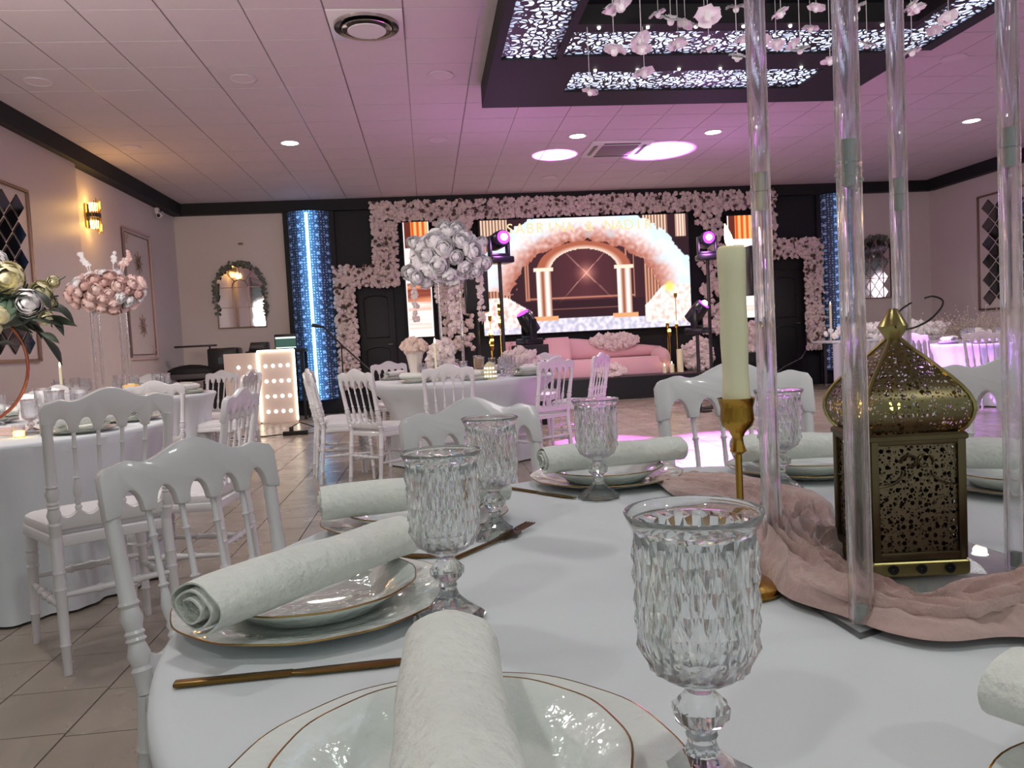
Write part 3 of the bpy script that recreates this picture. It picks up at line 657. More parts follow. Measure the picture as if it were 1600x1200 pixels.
# ------------------------------------------------------------------ stage with sofa and decor
st = thing('stage', 'low black stage platform under the large screen', 'stage', (2.65, 13.45, 0))
put('front_board', MB().box((0, -.42, .19), (6.7, .04, .38)).mesh('fb', M_darkgloss), st)
put('stage_top', MB().box((0, 0, .39), (6.8, .89, .03)).mesh('stt', mat('stage_top', srgb(90, 76, 80), .4), bevel=.004), st)
def sofa():
    t = thing('sofa', 'curved pale pink velvet sofa on the stage', 'sofa', (2.75, 13.45, .405))
    def seat(u, v):
        return None
    L0, L1 = -1.45, 1.42
    mb = MB(); pts = [(L0, 0), (L1, 0), (L1+.04, .12), (L1, .26), (L0, .28)]
    def plan(n=20, d=.36): return [(L0, .35)]+[(L0+(L1-L0)*k/n, -.30+.06*math.cos(PI*2*k/n)) for k in range(n+1)]+[(L1+.1, 0), (L1, .35)]
    P = plan(); n = len(P)
    def extr(P, z0, z1): mb.add([(x, y, z0) for x, y in P]+[(x*1.005, y*1.02, (z0+z1)/2) for x, y in P]+[(x, y, z1) for x, y in P], [tuple(range(n)), tuple(range(3*n-1, 2*n-1, -1))]+[(k*n+i, k*n+(i+1) % n, (k+1)*n+(i+1) % n, (k+1)*n+i) for k in (0, 1) for i in range(n)])
    extr(P, 0, .30); put('seat', mb.mesh('seat', M_sofa, bevel=.02), t)
    def back(u, v):
        a = v*2*PI; x = L0+(L1-L0)*u; hgt = .36*(1-.6*max(0, u-.45)/.55)+.02
        return (x, .24+.09*math.cos(a), .30+hgt*.5+hgt*.5*math.sin(a))
    mb = MB(); mb.grid(back, 24, 13); 
    put('backrest', mb.mesh('back', M_sofa), t)
    put('armrest', MB().ball((1.33, 0, .28), .2, 16, 10, (.75, 1.7, .85)).mesh('arm', M_sofa), t)
    return t
sofa()
def cushion(name, label, loc, s, rz, m, cat='cushion', tilt=1.2):
    def fn(sgn): return lambda u, v: ((u-.5)*s, (v-.5)*s, sgn*s*.17*(max(0, math.sin(u*PI)*math.sin(v*PI)))**.5)
    mb = MB(); mb.grid(fn(1), 9, 9); mb.grid(fn(-1), 9, 9)
    o = solo(name, mb.mesh(name, m), label, cat, 'pink cushions on the sofa'); o.location = loc; o.rotation_euler = (tilt, 0, rz)
cushion('cushion', 'square pink cushion against the sofa back, right of the moving head lamp', (2.25, 13.42, .92), .42, .05, M_sofa)
cushion('cushion', 'square pink cushion at the left end of the sofa back', (1.62, 13.44, .88), .40, -.1, M_sofa)
def bush(name, label, c, rad, n, m, r=(.04, .08), seed=0, cat='flowers', group=None, leaves=0, base=None):
    rnd = random.Random(seed); mb = MB(); t = thing(name, label, cat, (c[0], c[1], base if base is not None else c[2]-rad[2]), 0, group)
    for _ in range(n):
        d = Vector((rnd.gauss(0, 1), rnd.gauss(0, 1), rnd.gauss(0, 1))).normalized()*(rnd.uniform(.75, 1))
        blobflower(mb, (d.x*rad[0], d.y*rad[1]-.02, d.z*rad[2]), rnd.uniform(*r), 0, rnd)
    mb.ball((0, 0, 0), 1, 12, 8, tuple(q*.8 for q in rad))
    put('blossoms', mb.mesh('bush', m, smooth=False), t, (0, 0, c[2]-t.location.z), kind='stuff')
    return t
bush('flower_arrangement', 'mound of pale pink flowers lying along the sofa back', (3.3, 13.62, 1.0), (.42, .12, .13), 110, M_petalw, seed=4, base=.95)
bush('flower_arrangement', 'mound of pale pink flowers on the stage floor in front of the sofa', (3.05, 13.08, .50), (.30, .07, .11), 80, M_petalw, seed=5, base=.405)
bush('flower_arrangement', 'tall bush of pale flowers right of the candles on the stage', (4.75, 13.45, .68), (.30, .16, .30), 130, M_petalw, seed=6, base=.405)
bush('flower_arrangement', 'white flowers beneath the narrow right screen', (5.75, 13.4, .95), (.26, .16, .28), 90, M_petalw, seed=7, base=.67)
put('pedestal', MB().box((0, 0, .135), (.4, .3, .27)).mesh('ped', M_darkgloss, bevel=.01), None, (5.75, 13.4, .405)); tag(COL.objects[-1], 'black box under the white flowers at the right of the stage', 'pedestal')
def pillar(label, loc, r, h, lit=True, group=None, sc=1):
    t = thing('candle', label, 'candle', loc, 0, group, sc)
    put('wax', cached(('wax', r, h), lambda: MB().lathe([(r, 0), (r, h-.004), (r-.004, h), (.001, h-.003)], 14).mesh('wax', M_wax)), t)
    if lit: put('flame', cached('flame', lambda: MB().lathe([(.001, 0), (.006, .008), (.0075, .018), (.004, .034), (.0005, .046)], 10).mesh('flame', M_flame)), t, (0, 0, h))
    return t
pillar('tall white pillar candle on the stage edge', (4.34, 13.15, .405), .055, .40, False)
pillar('small white candle on the stage edge, left of two', (4.05, 13.12, .405), .035, .12, True, None, 1)
pillar('small white candle on the stage edge, next to the tall pillar candle', (4.18, 13.12, .405), .04, .15, True, None, 1)
def candelabra(label, loc, hs, rnd):
    t = thing('candle_stand', label, 'candle stand', loc)
    put('base', MB().lathe([(.10, 0), (.10, .015), (.02, .03)], 16).mesh('b', M_brass), t)
    for i, h in enumerate(hs):
        a = i*2.1; x, y = .10*math.cos(a), .06*math.sin(a)
        put('stem', MB().tube([(x*.3, y*.3, .02), (x, y, .1), (x, y, h)], .007, 6).mesh('stem', M_brass), t)
        j = put('candle_cup', MB().lathe([(.012, 0), (.03, .03), (.03, .09), (.027, .09)], 12).mesh('cup', M_brass), t, (x, y, h))
        put('flame', MB().ball((0, 0, .10), .028, 10, 8, (1, 1, 1.6)).mesh('fl', M_amber), j)
candelabra('tall cluster of glowing gold candle cups behind the middle table', (1.05, 12.3, 0), (1.60, 1.42, 1.12, 1.50, .98, .95, 1.3, 1.15, 1.02), R)
candelabra('tall cluster of glowing gold candle cups on the stage right of the sofa', (4.3, 13.45, .405), (1.30, .78, .62, .75), R)
# loudspeakers on poles beside the screens
def speaker(label, loc, h, zb):
    t = thing('loudspeaker', label, 'loudspeaker', loc)
    put('cabinet', MB().box((0, 0, zb+h/2), (.36, .34, h)).mesh('cab', M_darkgloss, bevel=.03), t)
    put('grille', MB().box((0, -.175, zb+h/2), (.3, .01, h-.08)).mesh('gr', mat('speaker_grille', srgb(14, 14, 18), .7), bevel=.004), t)
    put('pole', MB().tube([(0, 0, 0.02), (0, 0, zb)], .018, 8).mesh('pole', M_wire), t)
    for k in range(3): a = k*2.09; put('leg', MB().tube([(0, 0, .35), (.35*math.cos(a), .35*math.sin(a), .015)], .012, 6).mesh('lg', M_wire), t)
speaker('black loudspeaker on a pole behind the tall white bouquet', (.78, 12.0, 0), .78, 1.55)
speaker('black loudspeaker on a pole in front of the narrow right screen', (5.28, 12.0, 0), .78, 1.62)
# moving head lamps
def moving_head(label, loc, h, tilt, pan, lit, pole=True):
    t = thing('moving_head_lamp', label, 'stage lamp', loc, pan)
    if pole:
        put('pole', MB().tube([(0, 0, .02), (0, 0, h)], .024, 8).mesh('pole', M_wire), t)
        put('foot', MB().lathe([(.16, 0), (.16, .02), (.05, .035)], 18).mesh('foot', M_wire), t)
    else: put('plinth', MB().box((0, 0, h/2), (.36, .36, h)).mesh('pl', M_black, bevel=.01), t)
    put('base', MB().box((0, 0, h+.04), (.30, .26, .08)).mesh('base', M_darkgloss, bevel=.02), t)
    put('yoke', MB().box((-.12, 0, h+.2), (.03, .09, .26)).box((.12, 0, h+.2), (.03, .09, .26)).box((0, 0, h+.10), (.24, .10, .04)).mesh('yoke', M_darkgloss, bevel=.008), t)
    hd = put('head', MB().lathe([(.05, -.15), (.10, -.13), (.105, .05), (.095, .14), (.085, .15)], 18).mesh('head', M_darkgloss), t, (0, 0, h+.28), (tilt, 0, 0))
    put('lens', MB().lathe([(.001, .152), (.08, .152), (.08, .158), (.001, .165)], 18, cap=False).mesh('lens', M_purple), hd)
    if lit: put('bulb', MB().ball((0, 0, .165), .045, 10, 6).mesh('bulb', M_white), hd)
moving_head('moving head lamp with purple lens on the tall black pole behind the middle table', (.92, 9.5, 0), 2.04, 1.45, .35, True)
moving_head('moving head lamp with purple lens on the tall pole behind the ivory candle', (3.95, 10.6, 0), 2.08, 1.45, -.15, True)
moving_head('moving head lamp tilted to the right in front of the sofa', (1.30, 9.95, 0), 1.03, .55, -1.2, False, False)
moving_head('moving head lamp on a short pole right of the sofa', (3.62, 10.2, 0), 1.06, .75, .9, True)
# ------------------------------------------------------------------ DJ corner
dj = thing('dj_booth', 'white folding booth front with rows of light dots and lit edges', 'dj booth', (-2.38, 12.55, 0))
put('front_panel', MB().box((0, 0, .57), (.56, .04, 1.14), .0).mesh('fp', mat('booth_white', srgb(238, 222, 212), .5), bevel=.004), dj)
o = put('side_panel', MB().box((-.27, 0, .56), (.52, .04, 1.12)).mesh('sp', MATS['booth_white'], bevel=.004), dj, (-.29, .0, 0), (0, 0, -.14))
for a, b in (((-.28, -.03, .03), (-.28, -.03, 1.14)), ((.28, -.03, .03), (.28, -.03, 1.14)), ((-.28, -.03, 1.14), (.28, -.03, 1.14))): put('light_strip', MB().tube([a, b], .013, 6).mesh('ls', M_led), dj)
dt = MB().ball((0, 0, 0), .027, 10, 6, (1, .4, 1)).mesh('dot', M_dot)
for i in range(4):
    for j in range(4): put('light_dot', dt, dj, (-.17+.115*i, -.025, .18+.24*j))
for i, z in ((-.12, .9), (-.3, .9), (-.12, .45), (-.3, .45)): put('light_dot', dt, o, (i, -.025, z))
t = thing('laptop', 'open laptop with a glowing screen on the desk behind the booth', 'laptop', (-2.3, 12.95, 1.15), .1)
put('keyboard', MB().box((0, 0, .01), (.34, .24, .02)).mesh('kb', M_darkgloss, bevel=.004), t)
lid = put('screen', MB().box((0, .13, .13), (.35, .012, .24)).mesh('sc', M_darkgloss, bevel=.004), t)
put('display', MB().box((0, .121, .19), (.32, .004, .03)).box((0, .121, .03), (.32, .004, .02)).mesh('dp', M_scr), lid)
put('display', MB().box((0, .122, .11), (.32, .004, .12)).mesh('dp', emis('laptop_green', (.10, .2, .16), .6)), lid)
t = thing('dj_table', 'black equipment table behind the white booth', 'table', (-2.45, 13.05, 0))
put('table_top', MB().box((0, 0, 1.12), (.9, .5, .05)).mesh('tt', M_black, bevel=.005), t)
for x in (-.42, .42):
    for y in (-.2, .2): put('leg', MB().box((x, y, .55), (.04, .04, 1.1)).mesh('lg', M_black), t)
t = thing('mixer_case', 'black slanted controller case on the equipment table', 'case', (-2.72, 12.98, 1.146))
put('case_body', MB().prism([(-.14, 0), (.14, 0), (.14, .14), (-.10, .14)], -.15, .15).mesh('cb', M_darkgloss, bevel=.008), t)
put('controls', MB().box((0, -.155, .07), (.2, .01, .05)).mesh('ct', mat('control_grey', srgb(70, 66, 70), .5)), t)
t = thing('stage_monitor', 'black amplifier box left of the white booth', 'amplifier', (-3.24, 12.9, .722))
put('cabinet', MB().box((0, 0, .25), (.46, .4, .5)).mesh('cab', M_darkgloss, bevel=.03), t); put('control_panel', MB().box((0, -.205, .3), (.12, .01, .1)).mesh('cp', mat('control_grey2', srgb(60, 72, 82), .4)), t)
t = thing('instrument_stand', 'black cloth-covered keyboard and boom stand in the left rear corner', 'keyboard stand', (-3.74, 12.75, 0))
put('cover', MB().ball((0, 0, .85), .16, 16, 8, (2.4, 1.2, .85)).mesh('cv', M_black), t)
put('keyboard', MB().box((.06, -.1, .80), (.6, .3, .08), .05).mesh('kb', mat('control_grey', srgb(70, 66, 70), .5), bevel=.01), t)
for s in (-1, 1): put('leg', MB().tube([(.06-.25*s, -.1, .02), (.06+.25*s, -.1, .76)], .018, 6).mesh('lg', M_wire), t)
put('boom_post', MB().tube([(.33, .0, .8), (.31, 0, 1.26)], .015, 6).mesh('bp', M_wire), t)
put('boom_tray', MB().box((.10, 0, 1.27), (.62, .14, .03)).mesh('bt', M_wire, bevel=.006), t)
solo('equipment_desk', MB().box((0, 0, .36), (.60, .5, .72)).mesh('ed', M_black, bevel=.01), 'low black desk under the amplifier box', 'desk', loc=(-3.24, 12.9, 0))
t = thing('microphone_stand', 'black microphone stand with a boom in front of the blue column', 'microphone stand', (-1.35, 12.4, 0))
put('base', MB().lathe([(.14, 0), (.14, .02), (.02, .03)], 16).mesh('b', M_wire), t)
put('pole', MB().tube([(0, 0, .02), (0, 0, 1.18)], .011, 6).mesh('pole', M_wire), t)
put('boom', MB().tube([(.42, 0, .75), (0, 0, 1.18), (-.26, -.05, 1.48)], .014, 6).mesh('boom', M_wire), t)
put('microphone', MB().tube([(-.24, -.05, 1.46), (-.42, -.08, 1.5)], lambda q: .018+.014*q, 8).mesh('mic', M_wire), t)
t = thing('power_strip', 'black power strip with cables on the floor by the booth', 'power strip', (-1.80, 10.45, .002))
put('socket_block', MB().box((0, 0, .03), (.32, .08, .055), .1).mesh('sb', M_wire, bevel=.006), t)
put('plug', MB().box((-.05, 0, .085), (.05, .05, .06)).mesh('pg', M_wire, bevel=.006), t)
put('cable', MB().tube([(-.16, 0, .02), (-.4, .02, .006), (-.7, .2, .006), (-1.0, .0, .006)], .008, 6).mesh('cb', M_wire), t)
put('cable', MB().tube([(.16, 0, .02), (.45, .03, .006), (.8, .3, .006), (1.1, .9, .006)], .008, 6).mesh('cb', M_wire), t)
put('cable', MB().tube([(-.05, 0, .11), (.05, .1, .16), (.35, .3, .006), (.9, .1, .006)], .007, 6).mesh('cb', M_wire), t)

# ------------------------------------------------------------------ chairs
def arc_pts(x0, x1, zb, h, n=8):
    return [((x0+x1)/2-(x1-x0)/2*math.cos(PI*k/n), zb+h*math.sin(PI*k/n)) for k in range(n+1)]
def chair_meshes():
    C = {}
    HW = .205
    # top rail: wavy crest above, five arches below (drawn in the leaning plane)
    top = []
    for k in range(41):
        x = HW-2*HW*k/40; a = abs(x)/HW
        z = .055+.040*max(0, math.cos(min(1, a/.62)*PI)*.5+.5)+.010*math.exp(-((a-.72)/.13)**2)-.018*max(0, (a-.93)/.07)**2
        top.append((x, z))
    sp = [-.185, -.111, -.037, .037, .111, .185]
    bot = [(-HW, -.05)]
    for i in range(5):
        a, b = sp[i]+.014, sp[i+1]-.014
        bot += [(a-.004, -.045)]+arc_pts(a, b, -.042, .045)+[(b+.004, -.045)]
    bot += [(HW, -.05)]
    C['rail'] = MB().prism(bot+top, -.013, .013).mesh('top_rail', M_chair, bevel=.0035)
    lo = [(-.18, .035)]
    up = []
    for i in range(5):
        a, b = sp[i]*.93, sp[i+1]*.93
        for k in range(9):
            u = k/8; up.append((a+(b-a)*u, .035-.024*math.sin(PI*u)+.010*math.exp(-(min(u, 1-u)/.06)**2)))
    C['lower'] = MB().prism([(-.175, -.028), (.175, -.028)]+up[::-1], -.011, .011).mesh('lower_rail', M_chair, bevel=.003)
    def bal(r): return [(0, .85*r), (.06, .85*r), (.10, r*1.25), (.13, r*.75), (.17, r*1.15), (.20, r*.8), (.26, r*1.3), (.32, r*1.35), (.40, r*.95), (.44, r*.7), (.46, r*1.2), (.48, r*.7), (.72, r*.62), (.80, r*.62), (.82, r*.95), (.84, r*.62), (1, r*.7)]
    def post(r): return [(0, r), (.10, r), (.12, r*1.15), (.14, r*.9), (.20, r*1.22), (.26, r*.88), (.275, r*1.12), (.29, r*.9), (.31, r*1.1), (.325, r*.88), (.39, r*1.22), (.44, r*.9), (.46, r*1.15), (.48, r*.92), (.70, r*.85), (1, r*.88)]
    # back: foot (x .175, y -.235, z 0) -> seat (x .172, y -.19, .44) -> top (x .19, y -.265, .83)
    def backleg(s):
        mb = MB(); mb.turned((s*.18, -.235, 0), (s*.175, -.19, .45), [(0, .013), (.20, .015), (.215, .018), (.23, .015), (.42, .0165), (.60, .018), (.62, .021), (.64, .017), (.68, .021), (.72, .017), (.74, .021), (.76, .018), (1, .019)], 14)
        mb.turned((s*.175, -.19, .45), (s*.188, -.262, .835), post(.0185), 14); return mb.mesh('back_leg', M_chair)
    C['bl'] = [backleg(-1), backleg(1)]
    C['fl'] = [MB().turned((s*.195, .195, 0), (s*.185, .185, .425), [(0, .012), (.25, .0145), (.265, .018), (.28, .0145), (.50, .017), (.66, .018), (.68, .022), (.70, .017), (.76, .022), (.80, .017), (.82, .022), (.84, .018), (.90, .02), (1, .021)], 14).mesh('leg', M_chair) for s in (-1, 1)]
    C['sp'] = [MB().turned((x*.93, -.2+.003, .515), (x, -.254, .80), bal(.0098), 10).mesh('spindle', M_chair) for x in sp[1:-1]]
    def seat_outline(w0, w1, d0, d1, n=10):
        pts = [(-w0, d0), (w0, d0)]
        for k in range(n+1):
            u = k/n; x = w1*math.cos(PI*u)*-1 * -1; 
        pts += [(w1*math.cos(a), d1-.07+.07*math.sin(a)**.6) if math.sin(a) > 0 else (w1*math.cos(a), d1-.07) for a in [PI*k/n for k in range(n+1)]]
        return pts
    def slab_(out, z0, z1, m, nm, bev, dome=0):
        n = len(out); mb = MB(); mb.add([(x, y, z0) for x, y in out]+[(x, y, z1) for x, y in out], [tuple(range(n-1, -1, -1)), tuple(range(n, 2*n))]+[(i, (i+1) % n, (i+1) % n+n, i+n) for i in range(n)])
        return mb.mesh(nm, m, bevel=bev)
    C['seat'] = slab_(seat_outline(.185, .215, -.195, .225), .415, .452, M_chair, 'seat_frame', .006)
    # cushion domed
    out = seat_outline(.175, .205, -.165, .218, 14); n = len(out); cx, cy = 0, .03; mb = MB(); rings = [(1, .453), (1.02, .466), (1.0, .482), (.93, .491), (.7, .497), (.35, .500), (.001, .5005)]
    vs = []; fs = []
    for s, z in rings: vs += [(cx+(x-cx)*s, cy+(y-cy)*s, z) for x, y in out]
    for j in range(len(rings)-1):
        for i in range(n): fs.append((j*n+i, j*n+(i+1) % n, (j+1)*n+(i+1) % n, (j+1)*n+i))
    C['cush'] = mb.add(vs, fs).mesh('cushion', M_cushion)
    sprof = [(0, .009), (.2, .011), (.3, .012), (.33, .017), (.36, .012), (.45, .013), (.5, .018), (.55, .013), (.64, .012), (.67, .017), (.7, .012), (.8, .011), (1, .009)]
    C['str'] = [MB().turned((s*.178, -.21, .22), (s*.19, .19, .22), sprof, 10).mesh('stretcher', M_chair) for s in (-1, 1)]+[MB().turned((-.19, .19, .25), (.19, .19, .25), sprof, 10).mesh('stretcher', M_chair), MB().turned((-.178, -.212, .26), (.178, -.212, .26), sprof, 10).mesh('stretcher', M_chair)]
    return C
CM = chair_meshes()
def chair(bx, by, fx, fy, label, group=None, sc=1.0):
    """bx,by: middle of the top rail seen from above; fx,fy: facing direction"""
    d = Vector((fx, fy)).normalized(); rz = math.atan2(d.y, d.x)-PI/2
    x = bx+d.x*.262*sc; y = by+d.y*.262*sc
    t = thing('banquet_chair', label, 'chair', (x, y, 0), rz, group, sc)
    put('top_rail', CM['rail'], t, (0, -.258, .845), (.185, 0, 0)); put('lower_rail', CM['lower'], t, (0, -.198, .505), (.185, 0, 0))
    for m in CM['bl']: put('back_leg', m, t)
    for m in CM['fl']: put('leg', m, t)
    for m in CM['sp']: put('spindle', m, t)
    put('seat_frame', CM['seat'], t); put('cushion', CM['cush'], t)
    for m in CM['str']: put('stretcher', m, t)
    return t
G0 = 'white chairs round the near table'; G1 = 'white chairs round the left table'; G2 = 'white chairs round the middle table'; G3 = 'white chairs round the table with pink flowers'; G4 = 'white chairs round the purple-lit table'
chair(-.515, 1.72, .72, -.69, 'white spindle-back chair in the left foreground, nearest, beside the place setting with the knife', G0, .97)
chair(.105, 2.06, .41, -.91, 'white spindle-back chair behind the two middle goblets of the near table', G0)
chair(.82, 2.04, -.05, -1, 'white spindle-back chair behind the ivory candle at the near table', G0, 1.06)
chair(1.40, 1.70, -.87, -.5, 'white spindle-back chair right of the brass lantern, cut by the photo edge', G0, 1.06)
chair(-1.14, 2.90, -.58, .82, 'white spindle-back chair at the left table, its back to the viewer', G1, 1.06)
chair(-.86, 3.64, -1, .12, 'white spindle-back chair at the right side of the left table, seen edge-on', G1)
chair(-2.42, 5.28, .05, -1, 'white chair on the far side of the left table, behind the copper hoop', G1)
chair(-1.95, 5.75, -.45, .9, 'white chair with its back to us, in front of the table with pink flowers', G3)
chair(-2.75, 6.1, .0, 1, 'white chair in front of the acrylic stand with pink flowers, left of the other', G3)
chair(-2.98, 8.66, 0, -1, 'white chair on the far side of the pink flower table, by the left corner', G3)
chair(-2.25, 8.75, -.4, -.92, 'white chair on the far side of the pink flower table, nearest the booth', G3)
chair(-1.65, 7.35, -1, .1, 'white chair in front of the booth dots, seen edge-on, nearer of two', G3)
chair(-1.78, 8.15, -.85, -.5, 'white chair in front of the white booth, seen edge-on, farther of two', G3)
chair(-3.6, 6.3, .5, .86, 'white chair against the left wall beyond the candle', G3)
chair(-.56, 5.98, .72, .69, 'white chair left of the middle table, nearest of three, slanting', G2)
chair(-1.0, 6.62, 1, .25, 'white chair left of the middle table, the middle of three', G2)
chair(-1.08, 7.15, 1, -.05, 'white chair left of the middle table, farthest left, against the blue column', G2)
chair(.14, 6.05, .03, 1, 'white chair in front of the middle table with its back to the viewer', G2)
chair(1.06, 6.48, -.55, .83, 'white chair at the right front of the middle table, turned half away', G2)
chair(1.62, 7.25, -.82, .57, 'white chair at the right of the middle table, seen edge-on before the sofa', G2)
chair(-.45, 8.75, .3, -1, 'white chair behind the middle table, left of the white vase', G2)
chair(1.33, 8.9, -.5, -.86, 'white chair behind the middle table, before the tilted stage lamp', G2)
chair(6.12, 8.05, .85, .5, 'purple-lit white chair nearest of those left of the purple-lit table', G4)
chair(6.15, 9.9, 1, -.1, 'purple-lit white chair beyond the lantern ring, middle of three', G4)
chair(5.93, 9.0, .9, .4, 'purple-lit white chair just right of the lantern finial, leftmost of three', G4)
chair(7.95, 10.55, -.1, -1, 'white chair on the far side of the purple-lit table by the right wall', G4)

# ------------------------------------------------------------------ round tables
def table(cx, cy, r, label, clabel, pleats=30, ruf=.018, inset=0):
    t = thing('round_table', label, 'table', (cx, cy, 0), 0, 'round banquet tables')
    put('table_top', MB().lathe([(.001, .735), (r-.02, .735), (r-.012, .742), (r-.012, .755), (.001, .757)], 64).mesh('tt', mat('ply', srgb(150, 120, 90), .6)), t)
    for k in range(4): a = PI/4+k*PI/2; put('leg', MB().tube([(r*.55*math.cos(a), r*.55*math.sin(a), 0), (r*.55*math.cos(a), r*.55*math.sin(a), .735)], .014, 8).mesh('leg', M_chrome), t)
    n = 240; prof = [(.001, ZT-.001), (r*.4, ZT-.001), (r*.8, ZT-.001), (r-.02, ZT-.001), (r-.008, ZT-.003), (r-.001, ZT-.009), (r+.001, ZT-.02), (r-.02, ZT-.06), (r-.055-inset*.5, ZT-.15), (r-.07-inset, ZT-.30), (r-.06-inset, .25), (r-.04-inset*.9, .1), (r-.03-inset*.8, .012)]
    def fn(rr, z, a, j):
        if j < 7: return rr
        k = (j-6)/6.; return rr+ruf*k*(math.sin(a*pleats+math.sin(a*5)*1.5)+.4*math.sin(a*pleats*1.7+1))
    me = MB().lathe(prof, n, None, fn, cap=False).mesh('cloth', M_cloth)
    o = solo('tablecloth', me, clabel, 'tablecloth', 'white tablecloths', loc=(cx, cy, 0)); return t
T0 = (.479, .995, .80); T1 = (-2.25, 4.1, .88); T2 = (.30, 7.5, .90); T3 = (-2.85, 7.4, .86); T4 = (7.35, 9.2, .9)
table(*T0, 'round banquet table in the foreground under a white cloth', 'white cloth on the foreground table', 18, .004, .17)
table(*T1, 'round banquet table at the left under a white cloth', 'white floor-length cloth on the left table', 26, .022)
table(*T2, 'round banquet table in the middle of the hall under a white cloth', 'white fitted cloth on the middle table', 18, .006, .13)
table(*T3, 'round banquet table carrying the pink flower stand', 'white cloth on the table with the pink flower stand', 26, .02)
table(*T4, 'round banquet table at the right under purple light', 'white cloth lit purple on the right table', 26, .015)
# buffet at the right rear
t = thing('buffet_table', 'long cloth-covered table in the right rear corner with white flowers on it', 'table', (7.9, 12.6, 0))
put('cloth_top', MB().box((0, 0, .80), (2.5, .7, .04)).mesh('ct', M_cloth, bevel=.008), t)
def bfn(u, v): return (-1.24+2.48*u, -.34+.012*math.sin(u*120), .02+v*.77)
put('skirt', MB().grid(bfn, 90, 4).mesh('sk', M_skirt), t)
for x in (-1.1, 1.1): put('leg', MB().box((x, .2, .4), (.05, .05, .78)).mesh('lg', M_chrome), t)
bush('flower_arrangement', 'long low row of white flowers on the rear buffet table', (7.75, 12.5, .95), (1.15, .18, .13), 260, M_petal, seed=12, base=.822)
for x, lb in ((6.9, 'leftmost'), (7.1, 'middle'), (7.3, 'rightmost')): 
    pillar('slim lit candle above the white flowers at the right rear, %s of three' % lb, (x, 12.75, .822), .02, .62 if x < 7.05 else .5, True, 'slim candles on the rear buffet', 1)
t = thing('glitter_foliage', 'low silvery baby-breath foliage on the table by the right wall', 'foliage', (8.35, 11.2, .0))
mb = MB(); rr = random.Random(5)
for k in range(700):
    c = Vector((rr.gauss(0, .38), rr.gauss(0, .12), .80+abs(rr.gauss(.12, .13)))); mb.ball(c, .011, 4, 3)
    if k % 4 == 0: mb.tube([(c.x*.6, c.y*.6, .75), c], .0025, 3)
put('sprigs', mb.mesh('sprigs', mat('silver_sprig', srgb(175, 160, 150), .5)), t, kind='stuff')
put('trough', MB().box((0, 0, .38), (1.3, .4, .76)).mesh('tr', M_skirt, bevel=.01), t)

# ------------------------------------------------------------------ tableware
def plate_me(r, rimh, m, key, seg=96, wave=.0016):
    def f():
        prof = [(.001, .004), (r*.55, .004), (r*.66, .006), (r*.74, rimh*.55), (r*.9, rimh*.86), (r, rimh), (r-.001, rimh-.0025), (r*.88, rimh*.7-.002), (r*.7, .003), (r*.62, 0), (.001, 0)]
        def fn(rr, z, a, j): return rr*(1+(.006*math.sin(12*a) if 3 < j < 8 else 0))
        return MB().lathe(prof, seg, None, fn, cap=False).mesh(key, m)
    return cached(key, f)
def rim_me(r, h, key):
    return cached(key, lambda: MB().tube([(r*(1+.006*math.sin(12*a))*math.cos(a), r*(1+.006*math.sin(12*a))*math.sin(a), h-.0008) for a in [2*PI*k/96 for k in range(96)]], .0011, 6, closed=True).mesh('rim', M_rim))
def roll_me():
    def f():
        n = 70; turns = 2.6; pts = []
        for k in range(n):
            u = k/(n-1); a = -PI*.5+u*turns*2*PI; q = 1-.26*(u*turns)
            sq = 1+.08*math.cos(2*a)
            pts.append((.0425*q*math.cos(a)*sq, .029*q*math.sin(a)+.031))
        th = .0022; out = []; inn = []
        for k in range(n):
            a = Vector(pts[max(0, k-1)]); b = Vector(pts[min(n-1, k+1)]); d = (b-a).normalized(); nn = Vector((d.y, -d.x))
            out.append(Vector(pts[k])+nn*th*.5); inn.append(Vector(pts[k])-nn*th*.5)
        loop = out+inn[::-1]; m = len(loop); L = .32; NL = 15; vs = []
        for j in range(NL):
            t = j/(NL-1); y = (t-.5)*L
            for k, p in enumerate(loop):
                w = noise.noise(Vector((p.x*30, y*11, p.y*30)))*.0035; e = 1+.035*math.sin(t*5+1)-.05*(abs(t-.5)*2)**6
                kk = k if k < n else m-1-k; sh = .006*(kk/n)*(1 if t > .5 else -1)*(abs(t-.5)*2)**4
                vs.append((p.x*e+w, y+sh*1.2, max(.0005, p.y*e+w)))
        fs = []
        for j in range(NL-1):
            for k in range(m): q = (k+1) % m; fs.append((j*m+k, j*m+q, (j+1)*m+q, (j+1)*m+k))
        for j in (0, NL-1):
            for k in range(n-1): fs.append((j*m+k, j*m+k+1, j*m+m-2-k, j*m+m-1-k))
        return MB().add(vs, fs).mesh('napkin', M_nap)
    return cached('roll', f)
